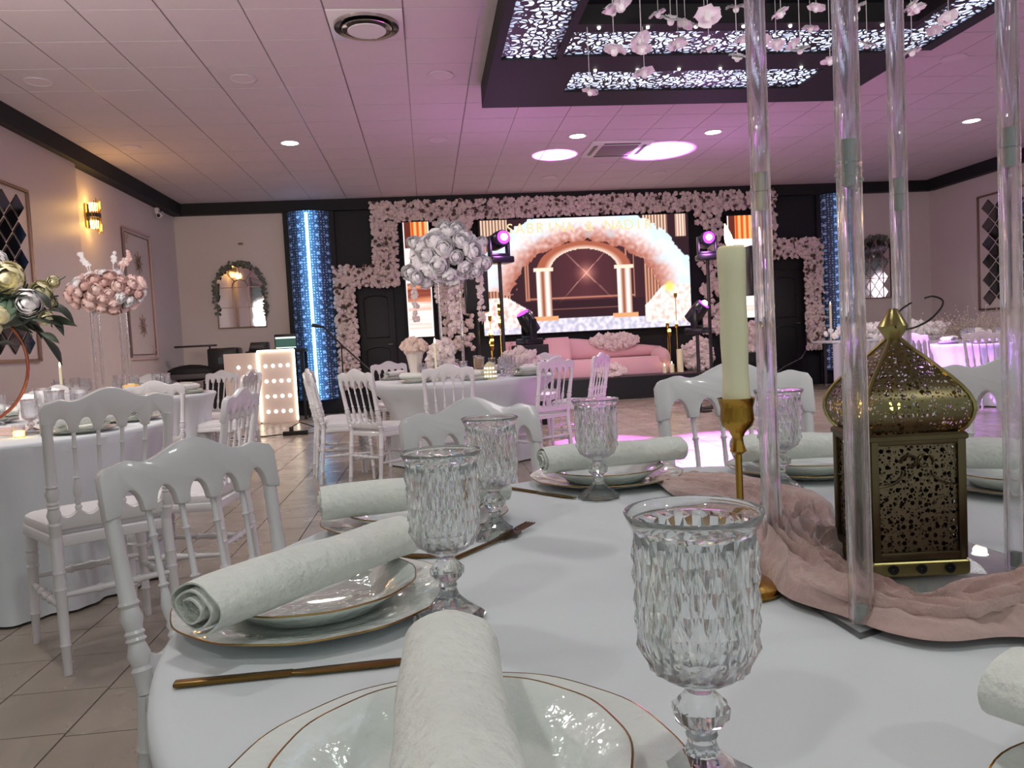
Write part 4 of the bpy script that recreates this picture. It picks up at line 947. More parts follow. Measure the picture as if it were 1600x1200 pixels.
def goblet_meshes(hi=True):
    key = 'gob%d' % hi
    def f():
        r0 = .0465; n = 96 if hi else 24
        # outer
        out = [(.036, 0), (.040, .001), (.041, .004), (.036, .009), (.022, .018), (.012, .028), (.0095, .036), (.011, .040), (.0095, .043), (.018, .052), (.019, .060), (.012, .068), (.0095, .071), (.012, .075)]
        bowl = [(.020, .079), (.030, .085), (.038, .094), (.0405, .104)]+[(.0405+.0008*k/3, .104+.009*k) for k in range(1, 9)]+[(.0435, .184), (.0465, .193), (.047, .195)]
        if not hi:
            inner = [(.0448, .195), (.0395, .17), (.0375, .11), (.033, .098), (.022, .089), (.0005, .084)]
            def ff(rr, z, a, j): return rr*(1+(.05*(1 if (int(a*24/2/PI+.5)+j) % 2 else -1) if .085 < z < .19 and j < 24 else 0))
            return MB().lathe([(.0005, .0005)]+out+bowl+inner, n, None, ff, cap=False).mesh('goblet', M_glassf)
        n = 20; RZ_ = lambda z: .0385+.0012*min(1, max(0, (z-.10)/.06)) if z > .104 else .033+.0055*((z-.088)/.016)
        mb = MB(); base = [(.0005, .0005)]+out+[(.020, .079), (.0275, .0835)]
        zs = [.088+.0157*i for i in range(7)]; N2 = 40
        stem = []
        for j, (r_, z_) in enumerate(base):
            for i in range(n):
                a = 2*PI*i/n; q = 1
                if .0005 < z_ < .03: q = 1+(.045 if i % 2 else -.02)
                if .046 < z_ < .066: q = 1+(.06 if i % 2 else -.03)
                stem.append((r_*q*math.cos(a), r_*q*math.sin(a), z_))
        V = stem; Fc = []; m = len(base)
        for j in range(m-1):
            for i in range(n): k = (i+1) % n; Fc.append((j*n+i, j*n+k, (j+1)*n+k, (j+1)*n+i))
        rows = []
        for i, z_ in enumerate(zs):
            rows.append(len(V)); r_ = RZ_(z_)
            for k in range(n): a = 2*PI*(k+.5*(i % 2))/n; V.append((r_*math.cos(a), r_*math.sin(a), z_))
        for i in range(n): k = (i+1) % n; Fc.append(((m-1)*n+i, (m-1)*n+k, rows[0]+k, rows[0]+i))
        for i in range(7):
            z_ = zs[i]
            for k in range(n):
                l, r2 = rows[i]+k, rows[i]+(k+1) % n; mid = k if i % 2 == 0 else (k+1) % n
                a = 2*PI*(k+.5+.5*(i % 2))/n
                up = rows[i+1]+mid if i < 6 else None; dn = rows[i-1]+mid if i > 0 else None
                bump = .0036 if 0 < i < 6 else .0012
                c = len(V); rr_ = RZ_(z_)+bump; V.append((rr_*math.cos(a), rr_*math.sin(a), z_))
                if up is not None: Fc += [(l, c, up), (c, r2, up)]
                if dn is not None: Fc += [(l, dn, c), (dn, r2, c)]
                if i == 0: Fc.append((l, r2, c))
                if i == 6: Fc += [(l, c, len(V), )] if False else []
        # flared rim: zip the top row (with its raised middles) to a fine ring
        ring0 = len(V)
        for k in range(N2): a = 2*PI*k/N2; V.append((.0428*math.cos(a), .0428*math.sin(a), .1855))
        topc = {}
        for k in range(n):
            a = 2*PI*(k+.5)/n
            for q in range(rows[6]+n, ring0):
                if abs(V[q][2]-zs[6]) < 1e-6 and math.hypot(V[q][0]-(RZ_(zs[6])+.0012)*math.cos(a), V[q][1]-(RZ_(zs[6])+.0012)*math.sin(a)) < 1e-6: topc[k] = q
        for k in range(n):
            l, r2 = rows[6]+k, rows[6]+(k+1) % n; c = topc[k]
            A, B_, C_ = ring0+2*k, ring0+2*k+1, ring0+(2*k+2) % N2
            Fc += [(l, c, B_, A), (c, r2, C_, B_)]
        prev = ring0
        for (r_, z_) in [(.0455, .1915), (.0468, .1945), (.0462, .1955), (.0449, .1950), (.0425, .186), (.0375, .176), (.0355, .165), (.0352, .112), (.0325, .100), (.024, .091), (.012, .0865), (.0005, .0855)]:
            cur = len(V)
            for k in range(N2): a = 2*PI*k/N2; V.append((r_*math.cos(a), r_*math.sin(a), z_))
            for k in range(N2): q = (k+1) % N2; Fc.append((prev+k, prev+q, cur+q, cur+k))
            prev = cur
        me = mb.add(V, Fc).mesh('goblet', M_glass, smooth=False)
        for p_ in me.polygons:
            zc_ = p_.center.z; rr_ = math.hypot(p_.center.x, p_.center.y)
            if p_.index >= 0 and (zc_ > .184 or rr_ < .0365 and zc_ > .084): p_.use_smooth = True
        return me
    return cached(key, f)
def goblet(x, y, label, group=None, hi=True, sc=1, z=ZT): return solo('goblet', goblet_meshes(hi), label, 'glass', group, loc=(x, y, z+.0005), rot=(0, 0, R.uniform(0, .5)), sc=sc)
def bladepts(): return None
def knife(x0, y0, x1, y1, label, group=None):
    p0, p1 = Vector((x0, y0)), Vector((x1, y1)); d = p1-p0; L = d.length
    def fm(): 
        mb = MB(); mb.prism([(0, .0), (.11, 0), (.112, .004), (0, .005)], -.0055, .0055)
        return mb.mesh('kh', M_cutlery, bevel=.0015)
    def bm_():
        pts = [(.108, -.004), (.125, -.008), (.20, -.009), (.228, -.004), (.232, .003), (.20, .006), (.125, .0045), (.108, .004)]
        n = len(pts); return MB().add([(x, y, .0012) for x, y in pts]+[(x, y, .0034) for x, y in pts], [tuple(range(n-1, -1, -1)), tuple(range(n, 2*n))]+[(i, (i+1) % n, (i+1) % n+n, i+n) for i in range(n)]).mesh('kb', M_cutlery, bevel=.0005)
    t = thing('knife', label, 'knife', (x0, y0, ZT+.0005), math.atan2(d.y, d.x), group, L/.232)
    put('handle', cached('kh', fm), t); put('blade', cached('kb', bm_), t)
def fork(x0, y0, x1, y1, label, group=None):
    d = Vector((x1-x0, y1-y0)); L = d.length
    t = thing('fork', label, 'fork', (x0, y0, ZT+.0005), math.atan2(d.y, d.x), group, L/.21)
    put('handle', cached('fh', lambda: MB().prism([(0, 0), (.15, .002), (.15, .005), (0, .004)], -.004, .004).mesh('fh', M_cutlery, bevel=.001)), t)
    for k in range(4): put('prong', cached('fp%d' % k, lambda: MB().tube([(.148, (k-1.5)*.002, .003), (.162, (k-1.5)*.0055, .006), (.21, (k-1.5)*.0055, .009)], .0014, 5).mesh('fp', M_cutlery)), t)
def setting(x, y, ndx, ndy, where, hi=True, nx=None, ny=None, nap=True, group='t'):
    """charger, plate and rolled napkin"""
    ch = thing('charger_plate', 'large gold-edged charger '+where, 'plate', (x, y, ZT), R.uniform(0, 1), 'chargers '+group)
    put('dish', plate_me(.165, .020, M_china, 'charger', 96 if hi else 96), ch); put('gold_rim', rim_me(.165, .020, 'charger_rim'), ch)
    pl = thing('dinner_plate', 'gold-edged plate stacked on the charger '+where, 'plate', (x, y, ZT+.0045), R.uniform(0, 1), 'plates '+group)
    put('dish', plate_me(.124, .030, M_china, 'plate'), pl); put('gold_rim', rim_me(.124, .030, 'plate_rim'), pl)
    if nap:
        solo('napkin', roll_me(), 'rolled white damask napkin '+where, 'napkin', 'napkins '+group, loc=(nx if nx is not None else x, ny if ny is not None else y, ZT+.032), rot=(0, 0, math.atan2(ndy, ndx)-PI/2))
g = 'of the near table'
setting(.00, .525, .0, 1, 'at the bottom edge, in the foreground centre', nx=.0, ny=.505, group=g)
setting(-.155, .965, .62, .78, 'at the left front, beside the dark gold knife', nx=-.152, ny=.935, group=g)
setting(-.04, 1.385, 1, .16, 'behind the left goblet, second from the front left', nx=-.035, ny=1.35, group=g)
setting(.37, 1.66, 1, .17, 'behind the goblet in the middle, before the pink cloth', nx=.385, ny=1.65, group=g)
setting(.80, 1.60, 1, -.12, 'behind the brass candlestick', nx=.80, ny=1.58, group=g)
setting(1.07, 1.31, .82, -.57, 'right of the brass lantern', group=g)
setting(.45, .33, -.35, 1, 'at the bottom right corner', nx=.44, ny=.335, group=g)
goblet(.171, .504, 'cut glass goblet in the foreground right of centre, the largest', 'goblets of the near table')
goblet(.007, .885, 'cut glass goblet between the two left place settings', 'goblets of the near table')
goblet(.092, 1.251, 'cut glass goblet behind and right of the left goblet, before the chair', 'goblets of the near table')
goblet(.317, 1.49, 'cut glass goblet in front of the middle place setting', 'goblets of the near table')
goblet(.668, 1.44, 'cut glass goblet half hidden behind the candlestick and acrylic tube', 'goblets of the near table')
goblet(.98, 1.54, 'cut glass goblet behind the dome of the lantern', 'goblets of the near table')
knife(-.262, .765, -.03, .772, 'dark gold knife in the foreground between the nearest place settings')
knife(-.225, 1.235, .0, 1.15, 'dark gold knife behind the rolled napkin of the left front setting')
knife(.148, 1.66, .272, 1.495, 'dark gold knife left of the middle place setting')
fork(.02, 1.13, .155, 1.29, 'dark gold fork beside the second left plate')
fork(.62, 1.44, .53, 1.50, 'dark gold fork lying on the pink cloth') if False else None
fork(.565, 1.60, .60, 1.42, 'dark gold fork by the pink cloth right of the middle setting')

# candlestick with ivory candle
cb = (.362, .893)
t = thing('candlestick', 'slim brass candlestick with tulip cup left of the acrylic stand', 'candlestick', (*cb, ZT+.0005))
put('foot', MB().lathe([(.001, 0), (.044, 0), (.046, .004), (.043, .009), (.020, .014), (.010, .022), (.006, .03)], 40, cap=False).mesh('foot', M_brass), t)
put('stem', MB().lathe([(.0045, .02), (.004, .17)], 16).mesh('stem', M_brass), t)
put('cup', MB().lathe([(.004, .166), (.010, .170), (.007, .178), (.006, .186), (.010, .194), (.017, .200), (.0195, .208), (.0185, .222), (.021, .232), (.0225, .234), (.0205, .233), (.0165, .222), (.0165, .206), (.001, .203)], 36, None, lambda rr, z, a, j: rr*(1+.02*math.cos(a*18)) if 3 < j < 9 else rr, cap=False).mesh('cup', M_brass), t)
t = thing('taper_candle', 'tall ivory pillar candle burning in the brass candlestick', 'candle', (*cb, ZT+.207))
def drip(rr, z, a, j): return rr*(1+.02*noise.noise(Vector((a, z*30, 0)))+(.03*max(0, math.cos(a-4)) if z > .12 else 0))
put('wax', MB().lathe([(.0155, 0)]+[(.0158+.0006*math.sin(k), .013*k) for k in range(1, 15)]+[(.0165, .203), (.0145, .207), (.010, .202), (.001, .199)], 32, None, drip).mesh('wax', M_wax), t)
put('wick', MB().tube([(0, 0, .198), (.001, 0, .211)], .0008, 5).mesh('wick', M_wire), t)
def flf(rr, z, a, j): return rr
fl = MB().lathe([(.001, 0), (.0045, .004), (.0062, .011), (.0052, .02), (.0028, .03), (.0004, .038)], 14).mesh('flame', M_flame)
put('flame', fl, t, (.0, 0, .205), (0, -.22, 0), .78)
light('POINT', 'candle_lamp', (*cb[:2], ZT+.44), .25, (1, .6, .25), shadow_soft_size=.01)

# acrylic flower stand (only its tubes and base are in view)
TB = dict(A=(.423, .942), B=(.428, .747), C=(.685, 1.065), D=(.703, .873))
jz = dict(A=1.25, B=1.24, C=1.262, D=1.28)
t = thing('acrylic_stand', 'clear acrylic flower stand with four tall tubes on a thin base plate', 'flower stand', (.56, .90, ZT))
ox, oy = .56, .90
pc = [(.402, .985), (.412, .722), (.735, .845), (.715, 1.10)]
n = 4; put('base_plate', MB().add([(x-ox, y-oy, .0005) for x, y in pc]+[(x-ox, y-oy, .0075) for x, y in pc], [(3, 2, 1, 0), (4, 5, 6, 7)]+[(i, (i+1) % 4, (i+1) % 4+4, i+4) for i in range(4)]).mesh('bp', M_acryl, smooth=False), t)
for k, (x, y) in TB.items():
    x -= ox; y -= oy; j = jz[k]-ZT
    for z0, z1 in ((.0078, j-.0004), (j+.0004, 1.15)):
        put('tube', MB().lathe([(.0122, z0), (.0122, z1), (.0080, z1), (.0080, z0), (.0122, z0)], 32, Matrix.Translation((x, y, 0)), cap=False).mesh('tube', M_acryl), t)
    put('connector', MB().lathe([(.0001, j-.022), (.0065, j-.022), (.0065, j+.024), (.0001, j+.024)], 20, Matrix.Translation((x, y, 0)), cap=False).mesh('conn', M_frost), t)
    put('connector', MB().lathe([(.0001, .008), (.0065, .008), (.0065, .026), (.0001, .026)], 20, Matrix.Translation((x, y, 0)), cap=False).mesh('conn', M_frost), t)
put('top_plate', MB().box((.0, .0, 1.156), (.4, .4, .01)).mesh('tp', M_acryl), t)
mb = MB(); rr = random.Random(2)
for k in range(26): mb.ball((TB['B'][0]-ox+.0125*math.cos(k), TB['B'][1]-oy+.0125*math.sin(k), jz['B']-ZT+rr.uniform(-.035, .006)), .0016, 5, 4)
put('glue_drips', mb.mesh('glue', M_frost), t, kind='stuff')

# lantern
LC = (.578, .918); LR = -.13
t = thing('moroccan_lantern', 'brass onion-domed lantern with pierced panels on the near table', 'lantern', (*LC, ZT+.0085), LR)
w = .0555
t.scale = (.985, .985, .985)
put('base_tray', MB().lathe([(.001, 0), (.080, 0), (.084, .003), (.084, .018), (.080, .021), (.001, .021)], 4, Matrix.Rotation(PI/4, 4, 'Z'), cap=False).mesh('bt', M_lantg, smooth=False, bevel=.002), t)
for k in range(4):
    for q in (-1, 0, 1):
        o = put('base_hole', cached('hole', lambda: MB().lathe([(.001, .0008), (.0042, .0008), (.0042, .002), (.0062, .0022), (.0062, 0)], 14, Matrix.Rotation(-PI/2, 4, 'X') @ Matrix.Rotation(PI, 4, 'X'), cap=False).mesh('hole', M_darkgloss)), t)
        a = k*PI/2; T = Matrix.Rotation(a, 4, 'Z') @ Vector((q*.034, -.0594, .011)); o.location = T; o.rotation_euler = (0, 0, a)
zb0, zb1 = .021, .172
for k in range(4):
    a = k*PI/2; RZ = Matrix.Rotation(a, 4, 'Z')
    mb = MB(); mb.box((-w+.004, -w, (zb0+zb1)/2), (.009, .006, zb1-zb0), 0, RZ).box((w-.004, -w, (zb0+zb1)/2), (.009, .006, zb1-zb0), 0, RZ).box((0, -w, zb0+.005), (2*w-.016, .006, .010), 0, RZ).box((0, -w, zb1-.005), (2*w-.016, .006, .010), 0, RZ)
    put('panel_frame', mb.mesh('pf', M_lant, bevel=.0012), t)
    put('pierced_panel', MB().box((0, -w+.002, (zb0+zb1)/2), (2*w-.014, .0012, zb1-zb0-.018), 0, RZ).mesh('pp', M_perf), t)
    mb = MB()
    for s in (-1, 1):   # scrollwork under the top of each panel
        mb.tube([RZ @ Vector((s*(.008+.012*math.cos(q*.5)*(1-q/14)), -w-.0002, zb1-.032+.012*math.sin(q*.5)*(1-q/14))) for q in range(12)], .0016, 5)
        mb.tube([RZ @ Vector((s*(.047-.030*math.sin(q*PI/16)), -w-.0002, zb1-.060+.018*(1-math.cos(q*PI/16)))) for q in range(9)], .0014, 5)
    put('scrollwork', mb.mesh('sw', M_lant), t)
put('inner_shade_box', MB().box((0, 0, .095), (.082, .082, .14)).mesh('is', M_innershade), t)  # added dark box, stands for the shaded interior behind the holes
put('door_latch', MB().tube([(-w, -.01, .088), (-w-.014, -.01, .088)], .002, 6).ball((-w-.015, -.01, .088), .003).mesh('dl', M_wire), t)
dome = [(.078, .172), (.084, .176), (.092, .183), (.0985, .192), (.1015, .202), (.1005, .211), (.095, .221), (.086, .231), (.073, .242), (.058, .253), (.042, .264), (.028, .274), (.017, .283), (.009, .290)]
dome = [(r_*(.90 if r_ > .05 else .93), z_) for r_, z_ in dome]
def sq(rr, z, a, j):
    c = abs(math.cos(2*(a-PI/4)));  # corners on the diagonals
    ang = ((a) % (PI/2))-PI/4; f = math.cos(PI/4)/math.cos(ang-0) if False else 1
    b = (a % (PI/2)); b = min(b, PI/2-b)     # 0 on the flats, pi/4 at the corners
    flat = .7071/math.cos(b)
    return rr*(.25*(.80+.20*(b/(PI/4))**2)+.75*flat) if b < PI/4-.01 else rr
put('dome', MB().lathe(dome, 64, None, sq, cap=False).mesh('dome', M_perfd), t)
mb = MB()
for k in range(4):
    a = PI/4+k*PI/2; mb.tube([(rr*1.0*math.cos(a), rr*1.0*math.sin(a), z) for rr, z in dome], .0028, 6)
put('dome_ribs', mb.mesh('ribs', M_lantg), t)
put('dome_collar', MB().lathe([(.080, .166), (.084, .168), (.084, .173), (.080, .176)], 4, Matrix.Rotation(PI/4, 4, 'Z') if False else Matrix.Rotation(0, 4, 'Z') @ Matrix.Rotation(PI/4, 4, 'Z'), cap=False).mesh('dc', M_lant, smooth=False), t)
put('finial', MB().lathe([(.006, .284), (.0085, .289), (.0175, .304), (.018, .306), (.0065, .327), (.005, .328), (.001, .3285)], 28).mesh('fin', M_lantg), t)
RP = [(1399, 511), (1406, 515), (1420, 514), (1436, 509), (1452, 500), (1464, 489), (1472, 478), (1473, 470), (1466, 465), (1455, 463), (1444, 466)]
RQ = [(1399, 511), (1397, 500), (1402, 490), (1410, 482), (1424, 473)]
Ti = Matrix.Rotation(-LR, 4, 'Z')
def ringp(L, y0, y1):
    P = [py_(u, v, y0+(y1-y0)*i/(len(L)-1))-Vector((*LC, ZT+.0085)) for i, (u, v) in enumerate(L)]
    P = [catmull(P, k/30) for k in range(31)]; P = [Ti @ p for p in P]; return [(p.x/.985, p.y/.985, p.z/.985) for p in P]
put('hanging_ring', MB().tube(ringp(RP, .902, .94), .0013, 6).tube(ringp(RQ, .902, .93), .0013, 6).mesh('ring', M_wire), t)
light('POINT', 'lantern_lamp', (LC[0], LC[1], ZT+.21), .10, (1, .55, .12), shadow_soft_size=.01)
put('led_candle', MB().ball((0, 0, .205), .007, 8, 6).mesh('lc', M_amber), t)

# dusty pink chiffon runner
CP = [Vector(p) for p in ((.50, 1.60), (.545, 1.44), (.56, 1.27), (.50, 1.10), (.455, .97), (.445, .84), (.475, .735), (.57, .715), (.69, .725), (.80, .77), (.93, .80))]
WD = [.05, .11, .12, .085, .062, .045, .040, .060, .082, .09, .09]
HT = [.012, .026, .038, .058, .066, .050, .030, .044, .066, .068, .05]
def lerp(A, t): f = t*(len(A)-1); i = min(int(f), len(A)-2); return A[i]+(A[i+1]-A[i])*(f-i)
def chif(u, v):
    c = catmull(CP, v); d = (catmull(CP, min(1, v+.01))-catmull(CP, max(0, v-.01))).normalized(); nn = Vector((d.y, -d.x))
    s = (u-.5)*2; wd = lerp(WD, v)*(1+.15*math.sin(v*23+2*(s > 0))); h = lerp(HT, v)
    env = max(0, 1-abs(s)**4)**.6
    q1 = noise.noise(Vector((v*6, u*2.2, 1))); q2 = noise.noise(Vector((v*14, u*5, 4))); q3 = noise.noise(Vector((v*3, u*1.5, 8)))
    ph = u*21+6.5*q1+2.5*math.sin(v*7)
    rid = 1-abs(math.sin(ph)); rid2 = 1-abs(math.sin(ph*2.3+5*q2+v*14))
    z = h*env*(.52+.5*q3+.36*rid)+h*.12*rid2*env+.004*noise.noise(Vector((v*70, u*16, 2)))*env
    wob = .016*noise.noise(Vector((v*12, u*5, 9)))+.006*math.sin(v*60+u*9)*abs(s)
    return (c.x+nn.x*(s*wd+wob), c.y+nn.y*(s*wd+wob), ZT+.0085+max(.0006, z))
solo('table_runner', MB().grid(chif, 170, 420).mesh('runner', M_chiff), 'crumpled dusty pink chiffon runner winding round the lantern', 'table runner')

# ------------------------------------------------------------------ left table: settings, hoop with flowers
g = 'of the left table'
def ring_settings(T, angs, words, g, far=True, gob=True, glab='goblet'):
    for a, wd in zip(angs, words):
        r = T[2]-.19; x, y = T[0]+r*math.cos(a), T[1]+r*math.sin(a)
        setting(x, y, -math.sin(a), math.cos(a), wd, hi=False, group=g)
        r2 = T[2]-.42; goblet(T[0]+r2*math.cos(a+.16), T[1]+r2*math.sin(a+.16), 'cut glass goblet '+wd, 'goblets '+g, hi=False)
        if gob: goblet(T[0]+(r2+.02)*math.cos(a-.16), T[1]+(r2+.02)*math.sin(a-.16), 'second glass '+wd, 'goblets '+g, hi=False, sc=.85)
ring_settings(T1, [-1.35, -.45, .35, 1.15, 2.0, -2.3], ['at the near side of the left table', 'behind the chair arches at the left table', 'at the right side of the left table', 'at the far right of the left table', 'at the far side of the left table', 'at the near left of the left table'], g)
fork(-1.93, 3.30, -1.94, 3.52, 'fork beside the near plate of the left table')
def chiff_small(label, T, a, seed):
    def fn(u, v): 
        s = (u-.5)*2; rr = T[2]*.30+.28*(v-.5); 
        x = -.42+v*.84; y = .06*math.sin(v*7+seed)+s*.11
        return (x, y, max(.001, .035*(1-s*s)*(.7+.4*noise.noise(Vector((v*8, u*4, seed))))+.006*math.sin(u*22+v*6)*(1-s*s)))
    solo('table_runner', MB().grid(fn, 30, 50).mesh('rn', M_chiff), label, 'table runner', loc=(T[0], T[1]+.0, ZT), rot=(0, 0, a))
chiff_small('dusty pink chiffon runner on the left table under the hoop', T1, -.6, 1.0)
t = thing('hoop_centrepiece', 'copper hoop centrepiece topped with cream flowers and dark leaves', 'centrepiece', (T1[0], T1[1], ZT))
put('hoop', MB().tube([(-.03+.30*math.cos(2*PI*k/64), 0, .335+.30*math.sin(2*PI*k/64)) for k in range(64)], .0085, 8, closed=True).mesh('hoop', M_copper), t)
put('base', MB().lathe([(.10, 0), (.10, .012), (.04, .03), (.02, .045)], 24).mesh('hb', M_copper), t)
rr = random.Random(21)
rosec = [rose_me('cream1', .075, M_cream), rose_me('white1', .07, M_petal), rose_me('hyd', .08, M_hyd), rose_me('cream2', .055, M_cream)]
for (x, z, y, k, s) in ((.20, .86, -.05, 1, 1), (.27, .78, -.06, 0, 1.15), (.18, .77, .0, 0, 1.1), (.36, .66, -.05, 1, 1.05), (.40, .71, .02, 0, .9), (.22, .64, -.06, 2, 1.1), (.24, .60, -.1, 3, .9), (.14, .55, -.05, 0, .9), (.44, .58, -.03, 3, .75), (.44, .66, .04, 3, .6), (.48, .76, 0, 3, .6), (.0, .8, 0, 1, 1.2), (-.1, .7, -.05, 0, 1.1), (-.2, .8, 0, 1, 1), (-.3, .65, 0, 2, 1), (.08, .70, -.08, 1, 1)):
    put('flower', rosec[k], t, (x*.88, y, z-.03), (PI/2+rr.uniform(-.5, .3), 0, rr.uniform(-.5, .8)), s*.95)
leafm = MB().grid(lambda u, v: (v*.16, (u-.5)*.05*math.sin(v*PI), .02*math.sin(v*PI)-.01*abs(u-.5)), 4, 7).mesh('leaf', M_leaf)
for k in range(74):
    x = rr.uniform(-.35, .46); z = .55+rr.gauss(0, .06)+.12*(1-abs(x)); a = rr.uniform(-.9, .9)
    if x > .25: a = rr.uniform(0.2, 1.1)
    put('leaf', leafm, t, (x*.85, rr.uniform(-.08, .08), z-.03), (rr.uniform(-1, 1), a, rr.uniform(-.5, .5) + (0 if x > 0 else PI)), rr.uniform(.7, 1.15))
put('filler_foliage', MB().ball((0, 0, .60), .14, 14, 8, (2.7, .7, .75)).mesh('ff', M_leaf), t, kind='stuff')
for k, (x, z) in enumerate(((.48, .755), (.44, .66))): put('stem', MB().tube([(.3, 0, .65), (x, 0, z)], .004, 5).mesh('st', M_leaf), t)
def votive(label, x, y, z=ZT, s=1):
    t = thing('votive_candle', label, 'candle', (x, y, z), 0, None, s)
    put('holder', cached('vh', lambda: MB().lathe([(.001, 0), (.028, 0), (.034, .07), (.032, .07), (.026, .006), (.001, .006)], 16, cap=False).mesh('vh', M_glassf)), t)
    put('wax', cached('vw', lambda: MB().lathe([(.001, .007), (.025, .007), (.027, .035), (.001, .035)], 14).mesh('vw', M_amber)), t)
votive('glowing yellow votive at the foot of the copper hoop, right one', -1.86, 3.72, s=.8)
votive('glowing yellow votive at the foot of the copper hoop, left one', -2.02, 3.70, s=.8)

# ------------------------------------------------------------------ tall stands with bouquets
def tall_stand(name, label, T, zc, rad, roses, n, seed, tubes, gap, strands=0, sc=1):
    t = thing(name, label, 'centrepiece', (T[0], T[1], ZT)); rr = random.Random(seed)
    put('base_plate', MB().box((0, 0, .005), (gap*2+.08, gap*2+.08, .01)).mesh('bp', M_acryl), t)
    for sx in (-1, 1):
        for sy in (-1, 1): put('tube', MB().lathe([(.013, .01), (.013, zc-ZT), (.009, zc-ZT), (.009, .01)], 14, Matrix.Translation((sx*gap, sy*gap*.6, 0)), cap=False).mesh('tb', M_acryl), t)
    put('flower_foam', MB().ball((0, 0, zc-ZT), 1, 14, 8, tuple(q*.5 for q in rad)).mesh('foam', M_leafg), t)
    for k in range(n):
        ph = k*2.39996; cz = 1-2*(k+.5)/n; sr = math.sqrt(1-cz*cz); d = Vector((sr*math.cos(ph), sr*math.sin(ph), cz))
        me = rr.choice(roses); q = d.to_track_quat('Z', 'Y').to_euler()
        put('rose', me, t, (d.x*rad[0]*(.76+.12*rr.random()), d.y*rad[1]*.8, zc-ZT+d.z*rad[2]*(.7+.2*rr.random())), q, rr.uniform(.8, 1.2)*sc)
    return t
whites = [rose_me('w%d' % i, .075, M_petal) for i in range(3)]
pinks = [rose_me('p1', .058, M_pink), rose_me('p2', .054, M_pinkd), rose_me('p3', .058, M_pink), rose_me('p5', .05, M_pinkd), rose_me('p1', .058, M_pink), rose_me('p4', .05, M_petal)]
tw = tall_stand('flower_stand', 'tall acrylic stand with a ball of white roses and trailing strands on the middle table', (T2[0]-.07, T2[1]), 1.93, (.40, .31, .28), whites, 40, 5, 4, .10, sc=1.15)
rr = random.Random(9)
for (x, z, y, k) in ((-.36, 1.02, -.08, 1.05), (-.30, .96, -.14, .9), (-.22, .93, -.05, 1), (.34, 1.08, -.1, 1), (.26, 1.0, -.12, .8), (-.31, 1.30, -.06, .9), (.1, 1.42, -.05, 1), (-.02, 1.44, 0, 1), (.33, 1.28, -.05, .8)):
    put('rose', whites[0], tw, (x, y, z), (PI/2+rr.uniform(-.4, .4), 0, rr.uniform(-.6, .6)), k)
for (x, y, z1, z0, wd) in ((-.33, .0, .95, .55, .02), (.30, 0, 1.0, .5, .025), (.04, -.05, 1.0, .42, .05), (.0, .05, 1.0, .6, .04), (-.1, 0, 1.0, .7, .03)):
    mb = MB()
    for k in range(int(60*(z1-z0))+10): blobflower(mb, (x+rr.uniform(-wd, wd), y+rr.uniform(-.02, .02), rr.uniform(z0, z1)), rr.uniform(.018, .03), 0, rr)
    mb.tube([(x, y, z0), (x, y, z1+.1)], .003, 4); put('trailing_strand', mb.mesh('strand', M_petalw, smooth=False), tw)
tp = tall_stand('flower_stand', 'tall acrylic stand with pink and dusty roses on the far left table', (T3[0], T3[1]), 1.72, (.38, .30, .21), pinks, 76, 6, 4, .12, sc=1)
for k in range(7):
    a = rr.uniform(-.9, .9); pts = [(.15*math.sin(a), 0, .95), (.22*math.sin(a), 0, 1.12+.1*math.cos(a)), (.30*math.sin(a), 0, 1.15+.12*math.cos(a)+.04*(k % 3))]
    mb = MB(); mb.tube(pts, .004, 4)
    for q in range(16): blobflower(mb, (Vector(pts[1])+(Vector(pts[2])-Vector(pts[1]))*rr.random()+Vector((rr.uniform(-.02, .02), 0, 0))), rr.uniform(.012, .022), 0, rr)
    put('sprig', mb.mesh('sprig', [M_petal, M_pinkd][k % 2], smooth=False), tp)
mb = MB()
for sx in (-.12, .12):
    for sy in (-.07, .07):
        for k in range(26): mb.ball((sx+rr.uniform(-.02, .02), sy, .05+.03*k*.9), .006, 5, 4)
put('crystal_beads', mb.mesh('beads', M_glassf), tp, kind='stuff')
ring_settings(T3, [-1.9, -1.0, -.1, .8, 1.7, 2.6, -2.7], ['at the near left of the pink flower table', 'at the near right of the pink flower table', 'at the right of the pink flower table', 'at the far right of the pink flower table', 'at the far side of the pink flower table', 'at the far left of the pink flower table', 'at the left of the pink flower table'], 'of the pink flower table')
ring_settings(T2, [-2.2, -1.4, -.6, .2, 1.0, 1.8, 2.7], ['at the near left of the middle table', 'at the near side of the middle table', 'at the near right of the middle table', 'at the right of the middle table', 'at the far right of the middle table', 'at the far side of the middle table', 'at the left of the middle table'], 'of the middle table')
ring_settings(T4, [-2.6, -1.8, 2.9, 2.1], ['at the left front of the purple-lit table', 'at the near side of the purple-lit table', 'at the left of the purple-lit table', 'at the far side of the purple-lit table'], 'of the purple-lit table')
t = thing('led_candle', 'amber glowing cube candle behind the left chairs', 'candle', (T3[0]+.30, T3[1]-.42, ZT))
put('holder', MB().box((0, 0, .06), (.10, .10, .12)).mesh('h', mat('amber_glass', srgb(196, 150, 80), .4, em=(1, .55, .12), es=.35), bevel=.008), t); put('wax', MB().lathe([(.03, .12), (.03, .13), (.001, .13)], 12).mesh('w', M_wax), t)
pillar('slim lit candle left of the pink flower stand', (T3[0]-.33, T3[1]-.28, ZT), .012, .30, True, None, 1)
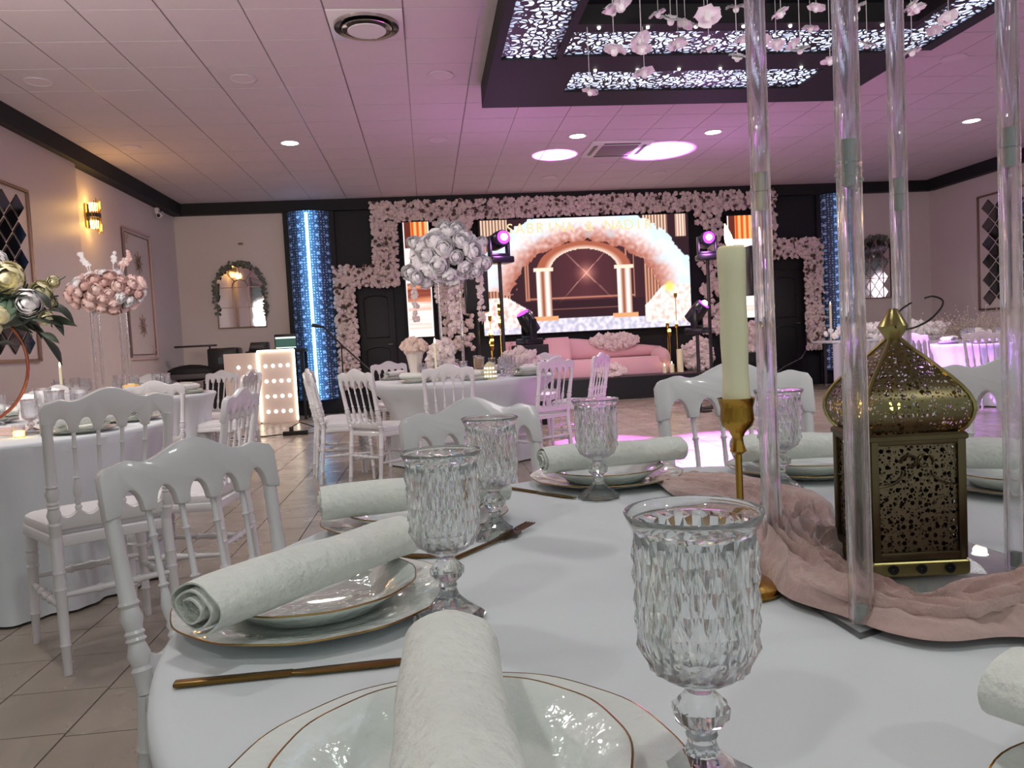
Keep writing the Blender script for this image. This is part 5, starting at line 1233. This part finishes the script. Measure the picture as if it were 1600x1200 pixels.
# things on the middle table
t = thing('flower_vase', 'white fluted vase of small roses on the middle table', 'vase', (-.13, 7.25, ZT))
put('vase_body', MB().lathe([(.001, 0), (.055, 0), (.06, .02), (.045, .05), (.05, .12), (.075, .24), (.095, .27), (.085, .27), (.06, .2)], 28, None, lambda r_, z, a, j: r_*(1+.05*math.cos(a*10)), cap=False).mesh('vb', mat('vase_white', srgb(225, 214, 206), .4)), t)
mb = MB(); 
for k in range(40): d = Vector((rr.gauss(0, 1), rr.gauss(0, 1), abs(rr.gauss(0, 1)))).normalized(); blobflower(mb, (d.x*.11, d.y*.1, .29+d.z*.09), rr.uniform(.03, .045), 0, rr)
mb.ball((0, 0, .29), .09, 10, 6); put('blossoms', mb.mesh('vbf', mat('blush_petal', srgb(222, 196, 182), .7), smooth=False), t, kind='stuff')
t = bush('flower_arrangement', 'cluster of round pale blooms at the foot of the tall white bouquet', (.13, 7.2, .95), (.14, .1, .17), 46, M_petalw, (.035, .06), 31, base=ZT)
pillar('slim ivory candle rising from the pale blooms on the middle table', (.06, 6.98, ZT), .012, .34, True)
t = thing('star_lantern', 'small glowing pierced lantern on the near side of the middle table', 'lantern', (.52, 6.72, ZT))
put('body', MB().lathe([(.001, 0), (.05, 0), (.055, .01), (.06, .06), (.05, .12), (.02, .15), (.001, .155)], 16).mesh('b', mat('ivory_ceramic', srgb(205, 200, 160), .5)), t)
for k in range(14): put('light_hole', cached('lh', lambda: MB().ball((0, 0, 0), .007, 6, 4).mesh('lh', M_dot)), t, (.058*math.cos(-PI/2+(k % 5-2)*.45), .058*math.sin(-PI/2+(k % 5-2)*.45), .03+.035*(k//5)))
solo('menu_card', MB().box((0, 0, .09), (.09, .01, .18)).mesh('mc', mat('kraft', srgb(196, 160, 120), .7), bevel=.002), 'tan menu card standing on the middle table left of the small lantern', 'card', loc=(.45, 7.1, ZT), rot=(0, 0, .2))
bush('flower_arrangement', 'pale flowers under the gold candle cups behind the middle table', (.93, 8.0, .90), (.2, .1, .12), 60, M_petalw, (.03, .05), 33, base=ZT)
votive('glowing votive on the purple-lit table', 6.9, 8.9)
# cable on the dark wall
solo('cable', MB().tube([(7.05, YB-.05, .72), (6.9, YB-.05, .5), (6.55, YB-.05, .35), (6.2, YB-.05, .12), (6.0, YB-.05, .02)], .012, 6).mesh('cable', mat('grey_cable', srgb(90, 88, 95), .5)), 'thin grey cable hanging below the flower wall at the right door', 'cable')
